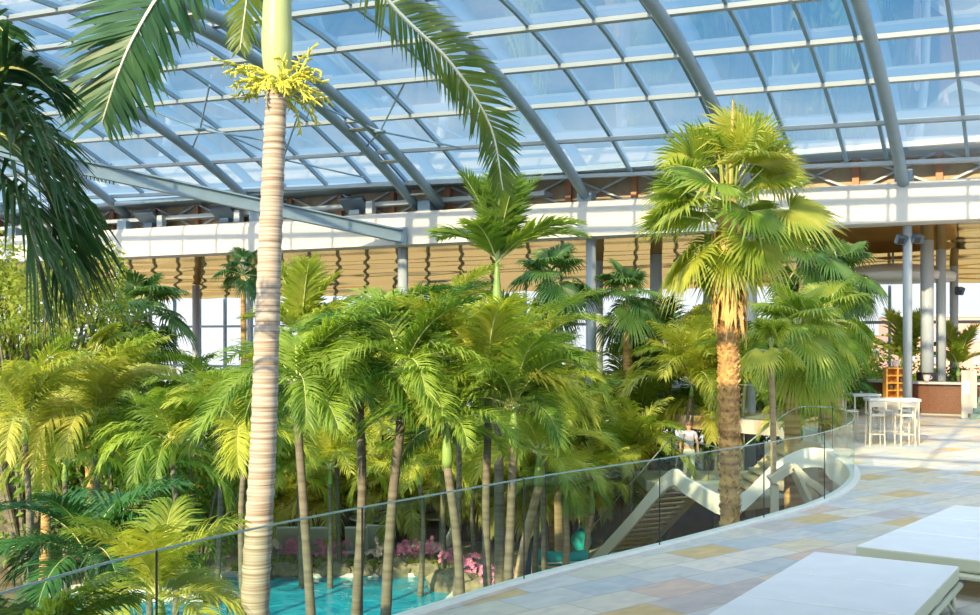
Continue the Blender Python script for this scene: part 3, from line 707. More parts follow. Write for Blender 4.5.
# ---- arching palms filling the garden
A = [
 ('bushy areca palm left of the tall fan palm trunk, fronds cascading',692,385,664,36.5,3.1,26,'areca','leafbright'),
 ('areca palm right of the person, beneath the gallery slab',640,420,640,38,2.6,18,'areca','leaf'),
 ('areca palm behind the lower stair flight',632,455,632,34,2.3,16,'areca','leafbright'),
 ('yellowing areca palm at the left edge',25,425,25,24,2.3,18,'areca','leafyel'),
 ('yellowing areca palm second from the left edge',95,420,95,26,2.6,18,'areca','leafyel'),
 ('areca palm with drooping fronds between the leafy tree and pale trunk',172,445,174,25,2.1,18,'areca','leaf'),
 ('feather palm left of the pale trunk at mid height',216,412,216,29,2.1,16,'feather','leaf'),
 ('feather palm whose fronds cross behind the pale trunk',245,432,245,24,2.0,16,'feather','leafbright'),
 ('feather palm with a bright upright spear right of the pale trunk',302,335,302,31,2.1,14,'stiff','leafbright'),
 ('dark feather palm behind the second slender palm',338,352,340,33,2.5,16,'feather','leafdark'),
 ('bright feather palm right of the central column',444,325,444,32,2.3,18,'feather','leafbright'),
 ('feather palm below the bright one, level with the central column foot',455,372,455,27,2.5,16,'feather','leaf'),
 ('feather palm right of the stiff palm crown shaft',534,355,534,30,2.3,16,'feather','leaf'),
 ('feather palm under the dark fan palms, left of the blue column',545,402,545,29,1.9,16,'feather','leafbright'),
 ('feather palm low behind the pool orchids',420,470,420,30,2.2,16,'areca','leafbright'),
 ('feather palm low behind the grey pool loungers',330,470,330,31,2.2,16,'areca','leafbright'),
 ('feather palm low between the pool loungers and slender stems',475,465,475,33,2.2,16,'areca','leaf'),
 ('feather palm low at the left of the pool loungers',270,480,270,32,2.2,16,'areca','leafbright'),
 ('areca palm above the left end of the pool',150,470,150,27,2.3,16,'areca','leaf'),
 ('areca palm at the foot of the leafy tree',65,465,65,26,2.2,16,'areca','leafbright'),
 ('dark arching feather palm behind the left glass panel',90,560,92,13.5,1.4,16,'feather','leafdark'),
 ('feather palm seen through the left glass panels, fronds over the water',160,600,160,12,1.3,14,'feather','leafbright'),
 ('feather palm right of the thin ringed fan palm, over the stair',800,425,800,29,1.6,16,'areca','leafbright'),
 ('areca palm below the dark fan palm near the bar shelf',838,395,838,37,1.8,16,'areca','leafdark'),
 ('dark feather palm right of the cloud pruned tree',745,372,745,36,2.2,16,'areca','leaf'),
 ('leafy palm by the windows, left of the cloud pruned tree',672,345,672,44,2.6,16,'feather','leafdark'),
 ('young palm behind the bar, between its columns',958,366,958,42,1.6,14,'stiff','leafbright'),
 ('young bright palm behind the bar, left of the thick column',905,362,905,44,2.0,14,'stiff','leafbright'),
]
A += [
 ('young areca palm low behind the first grey lounger',282,512,282,36.5,2.3,22,'areca','leafyel'),
 ('young areca palm low between the first and second slender stems',332,508,332,36.8,2.4,22,'areca','leafyel'),
 ('young areca palm low behind the second slender stem',368,500,368,37.0,2.4,22,'areca','leafyel'),
 ('young areca palm low behind the leaning stem',412,505,412,36.6,2.4,22,'areca','leafyel'),
 ('young areca palm low behind the white pool lounger',455,498,455,36.8,2.5,22,'areca','leafyel'),
 ('young areca palm low behind the pool corner palm stems',505,500,505,36.2,2.4,22,'areca','leafyel'),
 ('young areca palm low behind the teal canvas seat',548,498,548,36.0,2.4,22,'areca','leafyel'),
 ('young areca palm low between teal ball and stair foot',604,492,604,37.2,2.3,22,'areca','leafyel'),
 ('young areca palm low left of the pale trunk, behind the pool foam',212,505,212,35.5,2.4,22,'areca','leafyel'),
 ('young areca palm low at the left end of the pool',140,500,140,34,2.4,22,'areca','leafyel'),
]
for lab, px, py, ft, d, L, n, k, lf in A:
    zf = 0 if px > 870 else Zg
    palm(lab, px, py, ft, d, L, n, k, lf, r=.07, shaft=.4, name='feather_palm' if k != 'areca' else 'areca_palm', zfoot=zf)
B = [(15,392,36),(60,440,35),(125,400,38),(165,425,40),(215,435,36),(262,398,38),(318,420,37),(372,400,38),(425,418,37),(482,402,38),(530,405,38),(575,445,38),(622,398,42),(715,415,38),(385,395,42),(475,360,43),(288,385,42)]
names_ = ['behind the yellow palms at the left edge','under the leafy tree','at the foot of the left window','against the left window wall','left of the pale trunk','right behind the pale trunk','behind the first slender palm','behind the second slender palm','below the central column','behind the pool corner palm','behind the stiff palm','behind the teal seat','under the far gallery','behind the tall fan palm trunk','left of the central column, high up','right of the central column, high up','behind the bright upright spear']
for i, (px, py, d) in enumerate(B):
    palm('back row areca palm '+names_[i], px, py, px, d, 3.0, 18, 'areca', ('leaf','leafbright','leafbright')[i % 3], r=.08, shaft=.4, name='areca_palm', grp='back row of areca palms')
# ---- leafy shrubs and trees
def shrub(lab, px, py, d, blobs, n, size, leaf, name='leafy_shrub', cat='shrub', asp=.45, seed=None):
    c = Vector((GX(px,d), d, Zg)); o = thing(name, lab, cat, c)
    z = GZ(py, d)-Zg
    bl = [(x, y, z+zz, r) for x, y, zz, r in blobs]
    leafcloud(bl, n, size, seed or px, asp).build('foliage', leaf, o)
    m1 = MB()
    for x, y, zz, r in bl: m1.tube([(0,0,0), (x*.4, y*.4, zz*.5), (x, y, zz)], [.09,.06,.03], 6)
    m1.build('stems', 'trunk', o)
    return o
def blob(seed, n, sx, sy, sz, r):
    q = random.Random(seed); return [(q.uniform(-sx,sx), q.uniform(-sy,sy), q.uniform(-sz,sz), r*q.uniform(.7,1.2)) for _ in range(n)]
shrub('big yellow green leafy tree at the left, behind the hanging fronds', 28, 305, 31, blob(1,34,2.2,1.6,1.7,.8), 9000, .20, 'leafyel', 'leafy_tree', 'tree')
shrub('second leafy tree behind the left feather palms', 60, 375, 33, blob(2,18,2.4,1.2,1.2,.9), 3600, .22, 'bush', 'leafy_tree', 'tree')
HB = [(20,470,32,'left edge thicket'),(110,480,31,'thicket below the yellow areca palms'),(200,490,31,'thicket left of the pale trunk foot'),(285,430,40,'thicket behind the first slender stem'),(345,455,39,'thicket behind the slender stems'),(410,440,40,'thicket below the central column'),(470,445,40,'thicket behind the pool corner stems'),(535,440,40,'thicket behind the bottle palm'),(600,450,41,'thicket left of the stair'),(655,465,42,'thicket behind the person'),(760,405,40,'thicket right of the tall fan palm'),(820,400,41,'thicket behind the orange trunk'),(868,385,42,'thicket behind the bar shelf')]
for i, (px, py, d, l) in enumerate(HB):
    shrub('dark green leafy '+l, px, py, d, blob(i+5,16,1.9,1.0,1.5,.85), 2600, .26, 'bush' if i % 2 else 'leaf', seed=i+90)
for i, (px, l) in enumerate(((905,'low plants behind the bar, left end'),(940,'low plants behind the bar, middle'),(975,'low plants behind the bar, right end'))):
    d = 43; c = Vector((GX(px,d), d, 0)); o = thing('leafy_shrub', l, 'shrub', c)
    leafcloud(blob(i+40,7,.7,.4,.3,.5) and [(x,y,z+.9,r) for x,y,z,r in blob(i+40,7,.7,.4,.3,.5)], 900, .16, i+4).build('foliage', 'bush', o)
    m1 = MB(); m1.lathe([(.25,0),(.35,.5),(.33,.5),(.3,.45)], n=14); m1.build('pot', 'clay', o)
# cloud pruned tree
d = 40; c = Vector((GX(702,d), d, Zg)); o = thing('cloud_pruned_tree', 'topiary tree with clipped round leaf pads by the window', 'tree', c)
m1 = MB(); q = lambda px, py: W(px,py,d)-c
m1.tube(catmull([(0,0,0), q(708,430), q(696,370), q(704,340)], 14), [.13]*8+[.09]*7, 8); m1.tube([q(699,360), q(690,338)], .05, 6); m1.tube([q(702,350), q(716,335)], .05, 6); m1.build('trunk', 'trunk', o)
for px, py, r in ((697,320,.55),(706,312,.5),(686,331,.42),(712,327,.55),(700,333,.5)):
    p = q(px,py); leafcloud([(p.x, p.y, p.z, r, .62)], 900, .11, px, .6).build('leaf_pad', 'leafbright', o)
# potted fern close by on the terrace
c = Vector((-2.35, 5.35, 0)); o = thing('potted_fern', 'blurred green fern in a pot at the lower left corner', 'potted plant', c)
m1 = MB(); m1.lathe([(.20,0),(.27,.78),(.29,.8),(.25,.8),(.24,.74)], n=24); m1.build('pot', 'clay', o, True)
crown(o, Vector((0,0,.75)), 'areca', .85, 30, 'leaf', 3)
# orchids, cover plants and boulders along the pool rim
OR = [(268,'pale orchid clump nearest the pale trunk',1),(287,'pink orchid clump before the first grey lounger',0),(301,'pink orchid clump left of the first slender stem',0),(325,'pink orchid clump between the first and second slender stems',0),(338,'pink orchid clump left of the second slender stem',0),(378,'pale pink orchid clump left of the leaning stem',1),(397,'deep pink orchid clump right of the leaning stem',0),(418,'pink orchid clump before the white lounger',0),(432,'small pink orchid clump by the white lounger',0),(452,'tall pink orchid clump at the pool corner',0),(465,'lilac orchid clump at the pool corner boulder',0),(478,'lilac orchid clump left of the grey stem',0),(497,'lilac orchid clump between the pool corner stems',0),(510,'pink orchid clump at the kerb left of the teal seat',1)]
for i, (px, l, pale) in enumerate(OR):
    d = 33.6 if px < 445 else 32.5-(px-445)*.055; py = 566 if px < 445 else 566+(px-445)*.18
    c = Vector((GX(px,d), d, Zg+.15)); o = thing('orchid_clump', l, 'flowers', c, 0, 'orchids along the pool rim'); rnd = random.Random(i)
    m1 = MB(); m2 = MB(); m3 = MB()
    for k in range(10):
        a = rnd.uniform(0,2*pi); L = rnd.uniform(.2,.35); s = Vector((-sin(a), cos(a), 0))*.04; e = Vector((cos(a)*L*.5, sin(a)*L*.5, L*.6)); g_ = Vector((cos(a)*L, sin(a)*L, L*.5)); m1.add([s, -s, e-s, e+s, g_], [(0,1,2,3),(3,2,4)])
    for k in range(7):
        a = rnd.uniform(0,2*pi); h = rnd.uniform(.45,.85); pts = catmull([(0,0,0), (cos(a)*.08, sin(a)*.08, h*.6), (cos(a)*.26, sin(a)*.26, h*.95), (cos(a)*.42, sin(a)*.42, h*.85)], 8); m2.tube(pts, .008, 4)
        for j in range(3, 9):
            p = pts[j]
            for s_ in range(5):
                b = s_*2*pi/5+j; u = Vector((cos(b)*.06, -.02, sin(b)*.06)); v = Vector((cos(b+.5)*.045, -.03, sin(b+.5)*.045)); x = Vector((cos(b-.5)*.045, -.03, sin(b-.5)*.045))
                m3.add([p, p+v, p+u*1.2, p+x], [(0,1,2,3)])
    m1.build('leaves', 'bush', o); m2.build('flower_stems', 'rib', o); m3.build('blossoms', 'palepink' if pale else 'pink', o)
rnd = random.Random(8)
GR = ['by the pale trunk foot','under the first grey lounger','left of the second slender stem','under the leaning stem','before the white lounger','at the pool corner']
for i, px in enumerate((262,292,335,372,412,448)):
    d = 33.1; c = Vector((GX(px,d), d, Zg)); o = thing('ground_cover', 'low light green ground cover '+GR[i], 'plants', c)
    leafcloud([(rnd.uniform(-.7,.7), rnd.uniform(-.2,.2), .22, .22) for _ in range(9)], 700, .12, i+300, .6).build('foliage', 'leafbright', o)
RK = ['rounded rim rock beside the pale trunk foot','rim rock second from the pale trunk','tan rim rock under the first slender stem','rim rock between the slender stems','low rim rock left of the leaning stem','rim rock right of the leaning stem','mossy rim rock before the white lounger','big tilted boulder at the pool corner','grey boulder behind the pool corner stems']
for i, (px, py, d, r) in enumerate(((264,571,32.6,.34),(283,570,32.6,.42),(302,570,32.6,.36),(333,569,32.6,.42),(362,568,32.6,.36),(392,567,32.6,.45),(424,566,32.6,.40),(455,570,30.8,.6),(478,572,30.0,.45))):
    c = Vector((GX(px,d), d, Zg)); m1 = MB(); m1.ball((0,0,r*.35), (r*1.3, r*.8, r*.75), 12, 8, .5, 0, i)
    o = m1.build('boulder', 'rock'); o.location = c; tag(o, RK[i], 'rock', 'rocks along the pool rim')

# ---- pool
pp = catmull([(-11.5,30.5,0),(-9.5,32.2,0),(-6,32.3,0),(-3.0,32.4,0),(-1.5,32.3,0),(-.9,31.2,0),(-1.3,28.5,0),(-1.5,24,0),(-3,17.5,0),(-8,18,0),(-12,24,0),(-11.5,30.5,0)], 60)[:-1]
n_ = len(pp); mb = MB(); mb.add([p+Vector((0,0,Zg+.06)) for p in pp], [tuple(range(n_-1,-1,-1))]); struct('floor_water', mb, 'water')
po = [p+(p-Vector((-5.5,26,0))).normalized()*.45 for p in pp]
mb = MB(); mb.add([p+Vector((0,0,Zg+z)) for z in (.02,.16) for l in (pp, po) for p in l], [])
for i in range(n_):
    j = (i+1) % n_
    for q in ((2*n_+i, 2*n_+j, 3*n_+j, 3*n_+i), (i, j, 2*n_+j, 2*n_+i), (n_+i, 3*n_+i, 3*n_+j, n_+j)): mb.f.append(q); mb.mi.append(0)
struct('trim_pool_rim', mb, 'kerb')
mb = MB(); mb.ball((-8.9,30.2,Zg+.07), (2.2,.7,.10), 18, 8, .5, 0, 2); o = mb.build('water_foam', 'foam'); o['kind'] = 'stuff'; tag(o, 'white bubbling foam at the left end of the pool', 'foam')
mb = MB(); mb.box((-3.5,35.6,Zg+.03), (16,5,.06)); struct('floor_pool_deck', mb, 'paving')
mb = MB(); mb.box((-2,38.2,Zg+.8), (26,.3,1.6)); struct('wall_garden', mb, 'darkwood')
# ---- pool loungers
def pool_lounger(lab, px, d, rz, mat='greyfab'):
    o = thing('pool_lounger', lab, 'sun lounger', Vector((GX(px,d), d, Zg+.06)), rz, 'loungers beside the pool')
    m1 = MB(); m1.box((0,.55,.36), (.72,1.2,.10), 0, None, .04); m1.build('seat_cushion', mat, o, True)
    rot = Matrix.Rotation(R(-62), 3, 'X'); m1 = MB(); m1.box(Vector((0,-.22,.74)), (.72,.85,.09), 0, rot, .04); m1.build('backrest', mat, o, True)
    m1 = MB(); m1.box((0,.4,.28), (.66,1.5,.05)); m1.build('frame', 'steel_pale', o)
    for x in (-.3,.3):
        for y in (-.3,1.1): m1 = MB(); m1.tube([(x,y,0),(x,y,.28)], .02, 6); m1.build('leg', 'steel_pale', o)
pool_lounger('grey lounger nearest the pale trunk, backrest raised', 289, 34.9, .1); pool_lounger('grey lounger just right of the first slender stem', 318, 34.9, .1)
pool_lounger('grey lounger between the second and leaning slender stems', 357, 34.9, .05); pool_lounger('grey lounger right of the leaning slender stem', 376, 35.3, .05)
pool_lounger('white lounger facing sideways by the pool corner', 445, 35.2, 1.2, 'sign')
def parasol_table(lab, px, d):
    o = thing('side_table', lab, 'table', Vector((GX(px,d), d, Zg+.06)), 0, 'flat pale pool tables')
    m1 = MB(); m1.lathe([(.75,0),(.75,.05)], (0,0,1.05), 24); m1.build('table_top', 'sign', o); m1 = MB(); m1.lathe([(.22,0),(.05,.06),(.04,1.05)], n=12); m1.build('pedestal', 'steel_pale', o)
parasol_table('flat round pale table behind the leaning slender stem', 372, 36.5); parasol_table('flat round pale table behind the pool corner palm', 440, 36.8)
# ---- teal seat, woven ball
c = Vector((GX(562,30.6), 30.6, Zg)); o = thing('canvas_seat', 'teal canvas seat with pale tube frame beyond the kerb', 'seat', c, -.05)
m1 = MB(); vs = []
for i in range(9):
    x = -.72+1.44*i/8; zt = 1.22-.10*sin(pi*i/8); zb = .78-.05*sin(pi*i/8); y = .12*sin(pi*i/8)
    vs += [(x,y,zb),(x,y,zt),(x,y+.05,zb),(x,y+.05,zt)]
for i in range(8):
    a = i*4; b = a+4; m1.f += [(a,b,b+1,a+1),(a+2,a+3,b+3,b+2),(a+1,b+1,b+3,a+3),(a,a+2,b+2,b)]; m1.mi += [0]*4
m1.v = vs; m1.build('backrest', 'teal', o, True)
m1 = MB(); m1.tube([(-.52,-.1,0),(-.52,-.1,.84),(.60,-.1,.90),(.60,-.1,0)], .03, 8); m1.build('frame', 'steel_pale', o)
m1 = MB(); m1.box((0,.5,.45), (1.4,.9,.12), 0, None, .05); m1.build('seat', 'teal', o, True)
for x in (-.6,.6): m1 = MB(); m1.tube([(x,.85,0),(x,.85,.4)], .025, 6); m1.build('leg', 'steel_pale', o)
m1 = MB(); m1.box((0,0,.62), (.26,.12,1.24), 0, None, .04); o = m1.build('navy_post', 'navy'); o.location = (GX(526.5,30.4), 30.4, Zg); tag(o, 'short navy blue post left of the teal canvas seat', 'post')
c = Vector((GX(581,36.5), 36.5, Zg)); o = thing('woven_ball', 'teal woven ball basket under the small palms', 'basket', c)
m1 = MB(); m1.ball((0,0,.36), (.36,.36,.34), 18, 12); m1.build('weave', 'tealw', o, True); m1 = MB(); m1.lathe([(.2,0),(.2,.03)], n=16); m1.build('foot', 'teal', o); m1 = MB(); m1.tube(catmull([(-.14,0,.66),(0,0,.86),(.14,0,.66)], 10), .025, 6); m1.build('handle', 'tealw', o)

# ---- stair down to the garden
peak, valley, uptop, ter = Vector((4.96,30,-1.05)), Vector((5.75,25.6,-1.0)), Vector((7.13,25.3,.06)), Vector((7.85,25.2,.06))
low = Vector((3.0,33.9,Zg+.15)); o = thing('garden_stair', 'white stair with landing going down from terrace to garden', 'staircase', Vector((5.3,29,Zg))); sb = o.location.copy()
def ribbon(path, h, w, name, mat, n=30, drop=0):
    P2 = catmull(path, n); m1 = MB(); L = offs([Vector((p.x,p.y,p.z)) for p in P2], w)
    for l in (P2, L): pass
    k = len(P2); vs = [p-sb for p in P2]+[p-sb for p in L]+[p-sb-Vector((0,0,h)) for p in P2]+[p-sb-Vector((0,0,h)) for p in L]
    m1.add(vs, [])
    for i in range(k-1):
        for q in ((i,i+1,k+i+1,k+i), (2*k+i,3*k+i,3*k+i+1,2*k+i+1), (i,2*k+i,2*k+i+1,i+1), (k+i,k+i+1,3*k+i+1,3*k+i)): m1.f.append(q); m1.mi.append(0)
    m1.f += [(0,k,3*k,2*k), (k-1,3*k-1,4*k-1,2*k-1)][0:1]; m1.mi.append(0)
    return m1.build(name, mat, o)
wdir = Vector((.893,.449,0))
ribbon([low, low.lerp(peak,.5), peak+Vector((-.02,.1,0)), peak.lerp(valley,.3)+Vector((0,0,-.02)), valley+Vector((-.25,.3,-.12)), valley+Vector((.15,0,.02)), valley.lerp(uptop,.6)+Vector((0,0,.08)), uptop+Vector((.1,0,0)), ter], .44, .10, 'side_wall', 'sign', 60)
r0, r1 = peak+wdir*1.3, low+wdir*1.3
ribbon([r1-Vector((0,0,.12)), r1.lerp(r0,.5)-Vector((0,0,.12)), r0-Vector((0,0,.12))], .38, .10, 'side_wall', 'tan', 12)
for k in range(18):
    f = (k+.5)/18; p = peak.lerp(low, f)+wdir*.65-Vector((0,0,.25)); m1 = MB(); m1.box(p-sb, (1.25,.30,.05), 0, Matrix.Rotation(.466, 3, 'Z')); m1.build('tread', 'tread', o)
m1 = MB(); q = [peak, valley, valley+Vector((1.6,1.2,0)), peak+wdir*1.3+Vector((.9,0,0))]; m1.hexa([p-sb-Vector((0,0,.45)) for p in q]+[p-sb-Vector((0,0,.28)) for p in q]); m1.build('landing', 'cream', o)
for k in range(7):
    f = (k+.5)/7; p = valley.lerp(uptop, f)+Vector((.05,.75,-.12)); m1 = MB(); m1.box(p-sb, (.32,1.4,.06)); m1.build('tread', 'tread', o)
ribbon([valley+Vector((.1,1.5,-.1)), valley.lerp(uptop,.5)+Vector((0,1.5,-.1)), uptop+Vector((0,1.5,0)), ter+Vector((.3,1.5,0))], .42, .10, 'side_wall', 'tan', 16)
def stglass(path, lab):
    P2 = catmull(path, 16); g_ = thing('stair_glass', lab, 'glass railing', P2[0], 0, 'glass guards of the stair'); q = [p-P2[0] for p in P2]; m1 = MB(); n = len(q)
    m1.add([p+Vector((0,0,z)) for z in (.02,.95) for p in q], [(i, i+1, n+i+1, n+i) for i in range(n-1)]); m1.build('pane', 'glass', g_, True)
    m1 = MB()
    for a, b in zip(q, q[1:]): m1.bar(a+Vector((0,0,.95)), b+Vector((0,0,.95)), .02, .025)
    m1.build('top_edge', 'glassedge', g_)
    m1 = MB(); m1.bar(q[-1], q[-1]+Vector((0,0,.95)), .02, .02, (0,1,0)); m1.build('joint_post', 'darkpost', g_)
stglass([low, low.lerp(peak,.5), peak], 'glass guard following the lower stair flight'); stglass([peak, peak.lerp(valley,.5), valley], 'glass guard along the stair landing')
stglass([valley, valley.lerp(uptop,.6)+Vector((0,0,.08)), uptop, ter], 'glass guard along the upper stair flight')
# landing terrace where the person stands
mb = MB(); a = W(640,486,33.6); mb.box((GX(715,34.5), 34.8, -1.9), (4.6,2.6,.3)); struct('floor_landing', mb, 'paving')
# a white zigzag wall under the upper flight
m1 = MB(); pth = [W(770,480,24), W(792,466,24), W(806,480,24), W(816,486,24), W(828,497,24)]
for a, b in zip(pth, pth[1:]): m1.bar(a-pth[0], b-pth[0], .35, .16)
m1.bar(pth[1]-pth[0], W(822,530,24)-pth[0], .6, .08); m1.bar(Vector((.1,0,-.1)), Vector((.1,0,Zg-pth[0].z)), .15, .15, (0,1,0))
o = m1.build('service_stair', 'cream'); o.location = pth[0]; tag(o, 'small zigzag service stair below the terrace edge', 'staircase')
# ---- person on the landing
d = 34.0; c = Vector((GX(689,d), d, -1.75)); o = thing('person', 'person in a lavender shirt standing on the landing, arms hanging', 'person', c, 0)
def skinned(name, vs, es, rad, mat, root=0, sub=2):
    me = bpy.data.meshes.new(name); me.from_pydata(vs, es, []); me.materials.append(MT[mat]); ob = link(name, me, o)
    sk = ob.modifiers.new('skin', 'SKIN'); sk.use_smooth_shade = True
    for i, v in enumerate(me.skin_vertices[0].data): v.radius = (rad[i], rad[i]) if not isinstance(rad[i], tuple) else rad[i]; v.use_root = (i == root)
    su = ob.modifiers.new('sub', 'SUBSURF'); su.levels = sub; su.render_levels = sub; return ob
V = [(0,0,.93),(0,0,1.08),(0,-.01,1.28),(0,0,1.42),(0,0,1.50),(0,-.02,1.57),(0,-.02,1.68)]; E_ = [(i,i+1) for i in range(6)]; Rr = [(.15,.11),(.14,.10),(.165,.11),(.11,.08),(.055,.055),(.075,.09),(.07,.08)]
for s in (-1,1):
    k = len(V); V += [(.10*s,0,.84),(.11*s,-.01,.48),(.12*s,.02,.09),(.125*s,-.12,.04)]; E_ += [(0,k),(k,k+1),(k+1,k+2),(k+2,k+3)]; Rr += [.085,.058,.04,.035]
    k = len(V); V += [(.19*s,0,1.40),(.26*s,.01,1.13),(.275*s,-.05,.88),(.275*s,-.07,.81)]; E_ += [(3,k),(k,k+1),(k+1,k+2),(k+2,k+3)]; Rr += [.06,.045,.03,(.02,.035)]; hnd = k+3
    for f_ in range(4):
        k = len(V); x = .275*s; y = -.105+.022*f_; V += [(x,y,.755),(x-.012*s,y-.005,(.70,.69,.695,.71)[f_])]; E_ += [(hnd,k),(k,k+1)]; Rr += [.009,.008]
    k = len(V); V += [(.262*s,-.115,.79),(.25*s,-.135,.755)]; E_ += [(hnd,k),(k,k+1)]; Rr += [.011,.009]
skinned('body', V, E_, Rr, 'skin')
T = [(0,0,.95),(0,0,1.1),(0,-.01,1.28),(0,0,1.43)]; TE = [(0,1),(1,2),(2,3)]; TR = [(.17,.125),(.16,.12),(.185,.13),(.12,.09)]
for s in (-1,1):
    k = len(T); T += [(.195*s,0,1.40),(.24*s,.005,1.20)]; TE += [(3,k),(k,k+1)]; TR += [.078,.066]
skinned('shirt', T, TE, TR, 'shirt')
T = [(0,0,.98),(0,0,.90)]; TE = [(0,1)]; TR = [(.165,.125),(.16,.12)]
for s in (-1,1):
    k = len(T); T += [(.10*s,0,.80),(.11*s,-.01,.48),(.12*s,.01,.16)]; TE += [(1,k),(k,k+1),(k+1,k+2)]; TR += [.105,.08,.065]
skinned('trousers', T, TE, TR, 'cotton')
m1 = MB(); m1.ball((0,.005,1.69), (.083,.098,.075), 14, 8, .15); m1.build('hair', 'hair', o, True)
m1 = MB(); m1.ball((-.028,-.108,1.64), .010); m1.ball((.028,-.108,1.64), .010); m1.build('eyes', 'black', o); m1 = MB(); m1.ball((0,-.118,1.61), (.013,.02,.022)); m1.ball((-.075,-.01,1.62), (.012,.022,.032)); m1.ball((.075,-.01,1.62), (.012,.022,.032)); m1.build('nose_and_ears', 'skin', o, True); m1 = MB(); m1.ball((0,-.105,1.572), (.026,.01,.007)); m1.build('mouth', 'clay', o)
for s in (-1,1): m1 = MB(); m1.box((.122*s,-.05,.04), (.10,.27,.08), 0, None, .03); m1.build('shoe', 'sign', o, True)

# ---- high tables, stools
def high_table(lab, loc, rz, L, mat):
    o = thing('high_table', lab, 'table', loc, rz)
    m1 = MB(); m1.box((0,0,1.07), (L,.62,.07), 0, None, .02); m1.build('table_top', mat, o)
    for x in (-L/2+.06, L/2-.06):
        for y in (-.26,.26): m1 = MB(); m1.box((x,y,.517), (.04,.04,1.033)); m1.build('leg', 'cream', o)
    m1 = MB(); m1.box((0,0,.28), (L-.12,.04,.04)); m1.build('foot_rail', 'cream', o)
    return o
high_table('white high table in front of the tall grey column', Vector((GX(892,27.3),27.3,0)), -.1, 1.25, 'white'); high_table('grey topped high table by the far glass', Vector((GX(862,29.6),29.6,0)), .15, .8, 'stone')
def stool(lab, px, d, rz):
    o = thing('bar_stool', lab, 'bar stool', Vector((GX(px,d), d, 0)), rz, 'stools at the high tables')
    m1 = MB(); m1.box((0,0,.74), (.38,.38,.05), 0, None, .02); m1.build('seat', 'cream', o)
    for x in (-.17,.17):
        m1 = MB(); m1.tube([(x*1.05,-.17,0),(x,-.16,.72)], .018, 6); m1.build('leg', 'cream', o); m1 = MB(); m1.tube([(x*1.05,.18,0),(x,.17,.72)], .018, 6); m1.build('leg', 'cream', o)
        m1 = MB(); m1.tube([(x,.17,.74),(x,.20,1.05)], .016, 6); m1.build('back_post', 'cream', o)
    m1 = MB(); m1.box((0,.20,1.0), (.38,.03,.12), 0, None, .012); m1.build('backrest', 'cream', o)
    m1 = MB(); m1.tube([(-.17,-.16,.28),(.17,-.16,.28),(.17,.17,.28),(-.17,.17,.28),(-.17,-.16,.28)], .012, 6); m1.build('foot_ring', 'cream', o)
stool('slim cream bar stool at the near left of the white high table', 875, 26.6, 3.1); stool('slim cream bar stool at the near right of the white high table', 905, 26.5, 3.2); stool('slim cream bar stool behind the white high table, left', 883, 28.2, .1); stool('slim cream bar stool behind the white high table, right', 908, 28.1, -.1); stool('slim cream bar stool beside the far glass', 850, 28.0, 1.4)
# ---- shelf, bar, menu stand, steps
c = Vector((GX(896,37), 37, 0)); o = thing('low_cabinet', 'low white cabinet under the orange shelf', 'cabinet', c); m1 = MB(); m1.box((0,0,.27), (1.3,.5,.54), 0, None, .02); m1.build('body', 'white', o); m1 = MB(); m1.box((0,0,.555), (1.36,.54,.03)); m1.build('worktop', 'stone', o)
for x in (-.32,.32): m1 = MB(); m1.box((x,-.26,.27), (.6,.02,.46)); m1.build('door', 'cream', o)
c = Vector((GX(896,37), 37, .57)); o = thing('open_shelf', 'orange wooden pigeonhole shelf beside the bar column', 'shelf', c)
for x in (-.36,0,.36): m1 = MB(); m1.box((x,0,.52), (.05,.34,1.04)); m1.build('upright', 'wood', o)
for k in range(5):
    for x in (-.18,.18): m1 = MB(); m1.box((x,0,.025+.2475*k), (.31,.33,.045)); m1.build('shelf_board', 'wood', o)
m1 = MB(); m1.box((0,.175,.52), (.77,.01,1.04)); m1.build('back_panel', 'wood', o)
c = Vector((GX(896,37), 37, 1.615)); m1 = MB(); m1.lathe([(.07,0),(.12,.09),(.13,.22),(.11,.22),(.10,.1)], n=16); o = m1.build('pot', 'palepink', None, True); o.location = c; tag(o, 'small pale pot on top of the orange shelf', 'pot')
for i, (x, z, l) in enumerate(((-.18,.30,'cups in the left column of the orange shelf, second row'),(.18,.545,'jar in the right column of the orange shelf, third row'))):
    m1 = MB(); m1.lathe([(.06,0),(.075,.05),(.07,.15),(.04,.17)], n=12); o = m1.build('jar', 'darkwood'); o.location = Vector((GX(896,37)+x, 36.98, .57+z)); tag(o, ('dark ' if i else 'dark ')+l.replace('cups','jar'), 'jar')
bc = Vector((GX(946,40.5)+.2, 40.2, 0)); o = thing('bar_counter', 'round bar counter faced in brown mosaic with grey top', 'bar counter', bc)
def arc_wall(r0, r1, z0, z1, a0, a1, n, name, mat, uvs=False):
    m1 = MB(); A_ = [R(a0+(a1-a0)*i/n) for i in range(n+1)]; k = n+1
    m1.add([(cos(a)*r, sin(a)*r, z) for z in (z0,z1) for r in (r0,r1) for a in A_], [])
    for i in range(n):
        for q in ((k+i,k+i+1,3*k+i+1,3*k+i), (i,2*k+i,2*k+i+1,i+1), (2*k+i,3*k+i,3*k+i+1,2*k+i+1), (i,i+1,k+i+1,k+i)): m1.f.append(q); m1.mi.append(0)
    m1.f += [(0,k,3*k,2*k),(n,2*k+n,3*k+n,k+n)]; m1.mi += [0,0]
    ob = m1.build(name, mat, o)
    if uvs:
        uv = ob.data.uv_layers.new()
        for lp in ob.data.loops:
            v = ob.data.vertices[lp.vertex_index].co; uv.data[lp.index].uv = (math.atan2(v.y, v.x)*r1, v.z)
    return ob
arc_wall(3.3,3.6,.06,1.04,192,300,28,'front','brick',True); arc_wall(3.35,3.55,0,.06,192,300,28,'plinth','stone'); arc_wall(3.0,3.75,1.04,1.12,190,303,28,'worktop','stone')
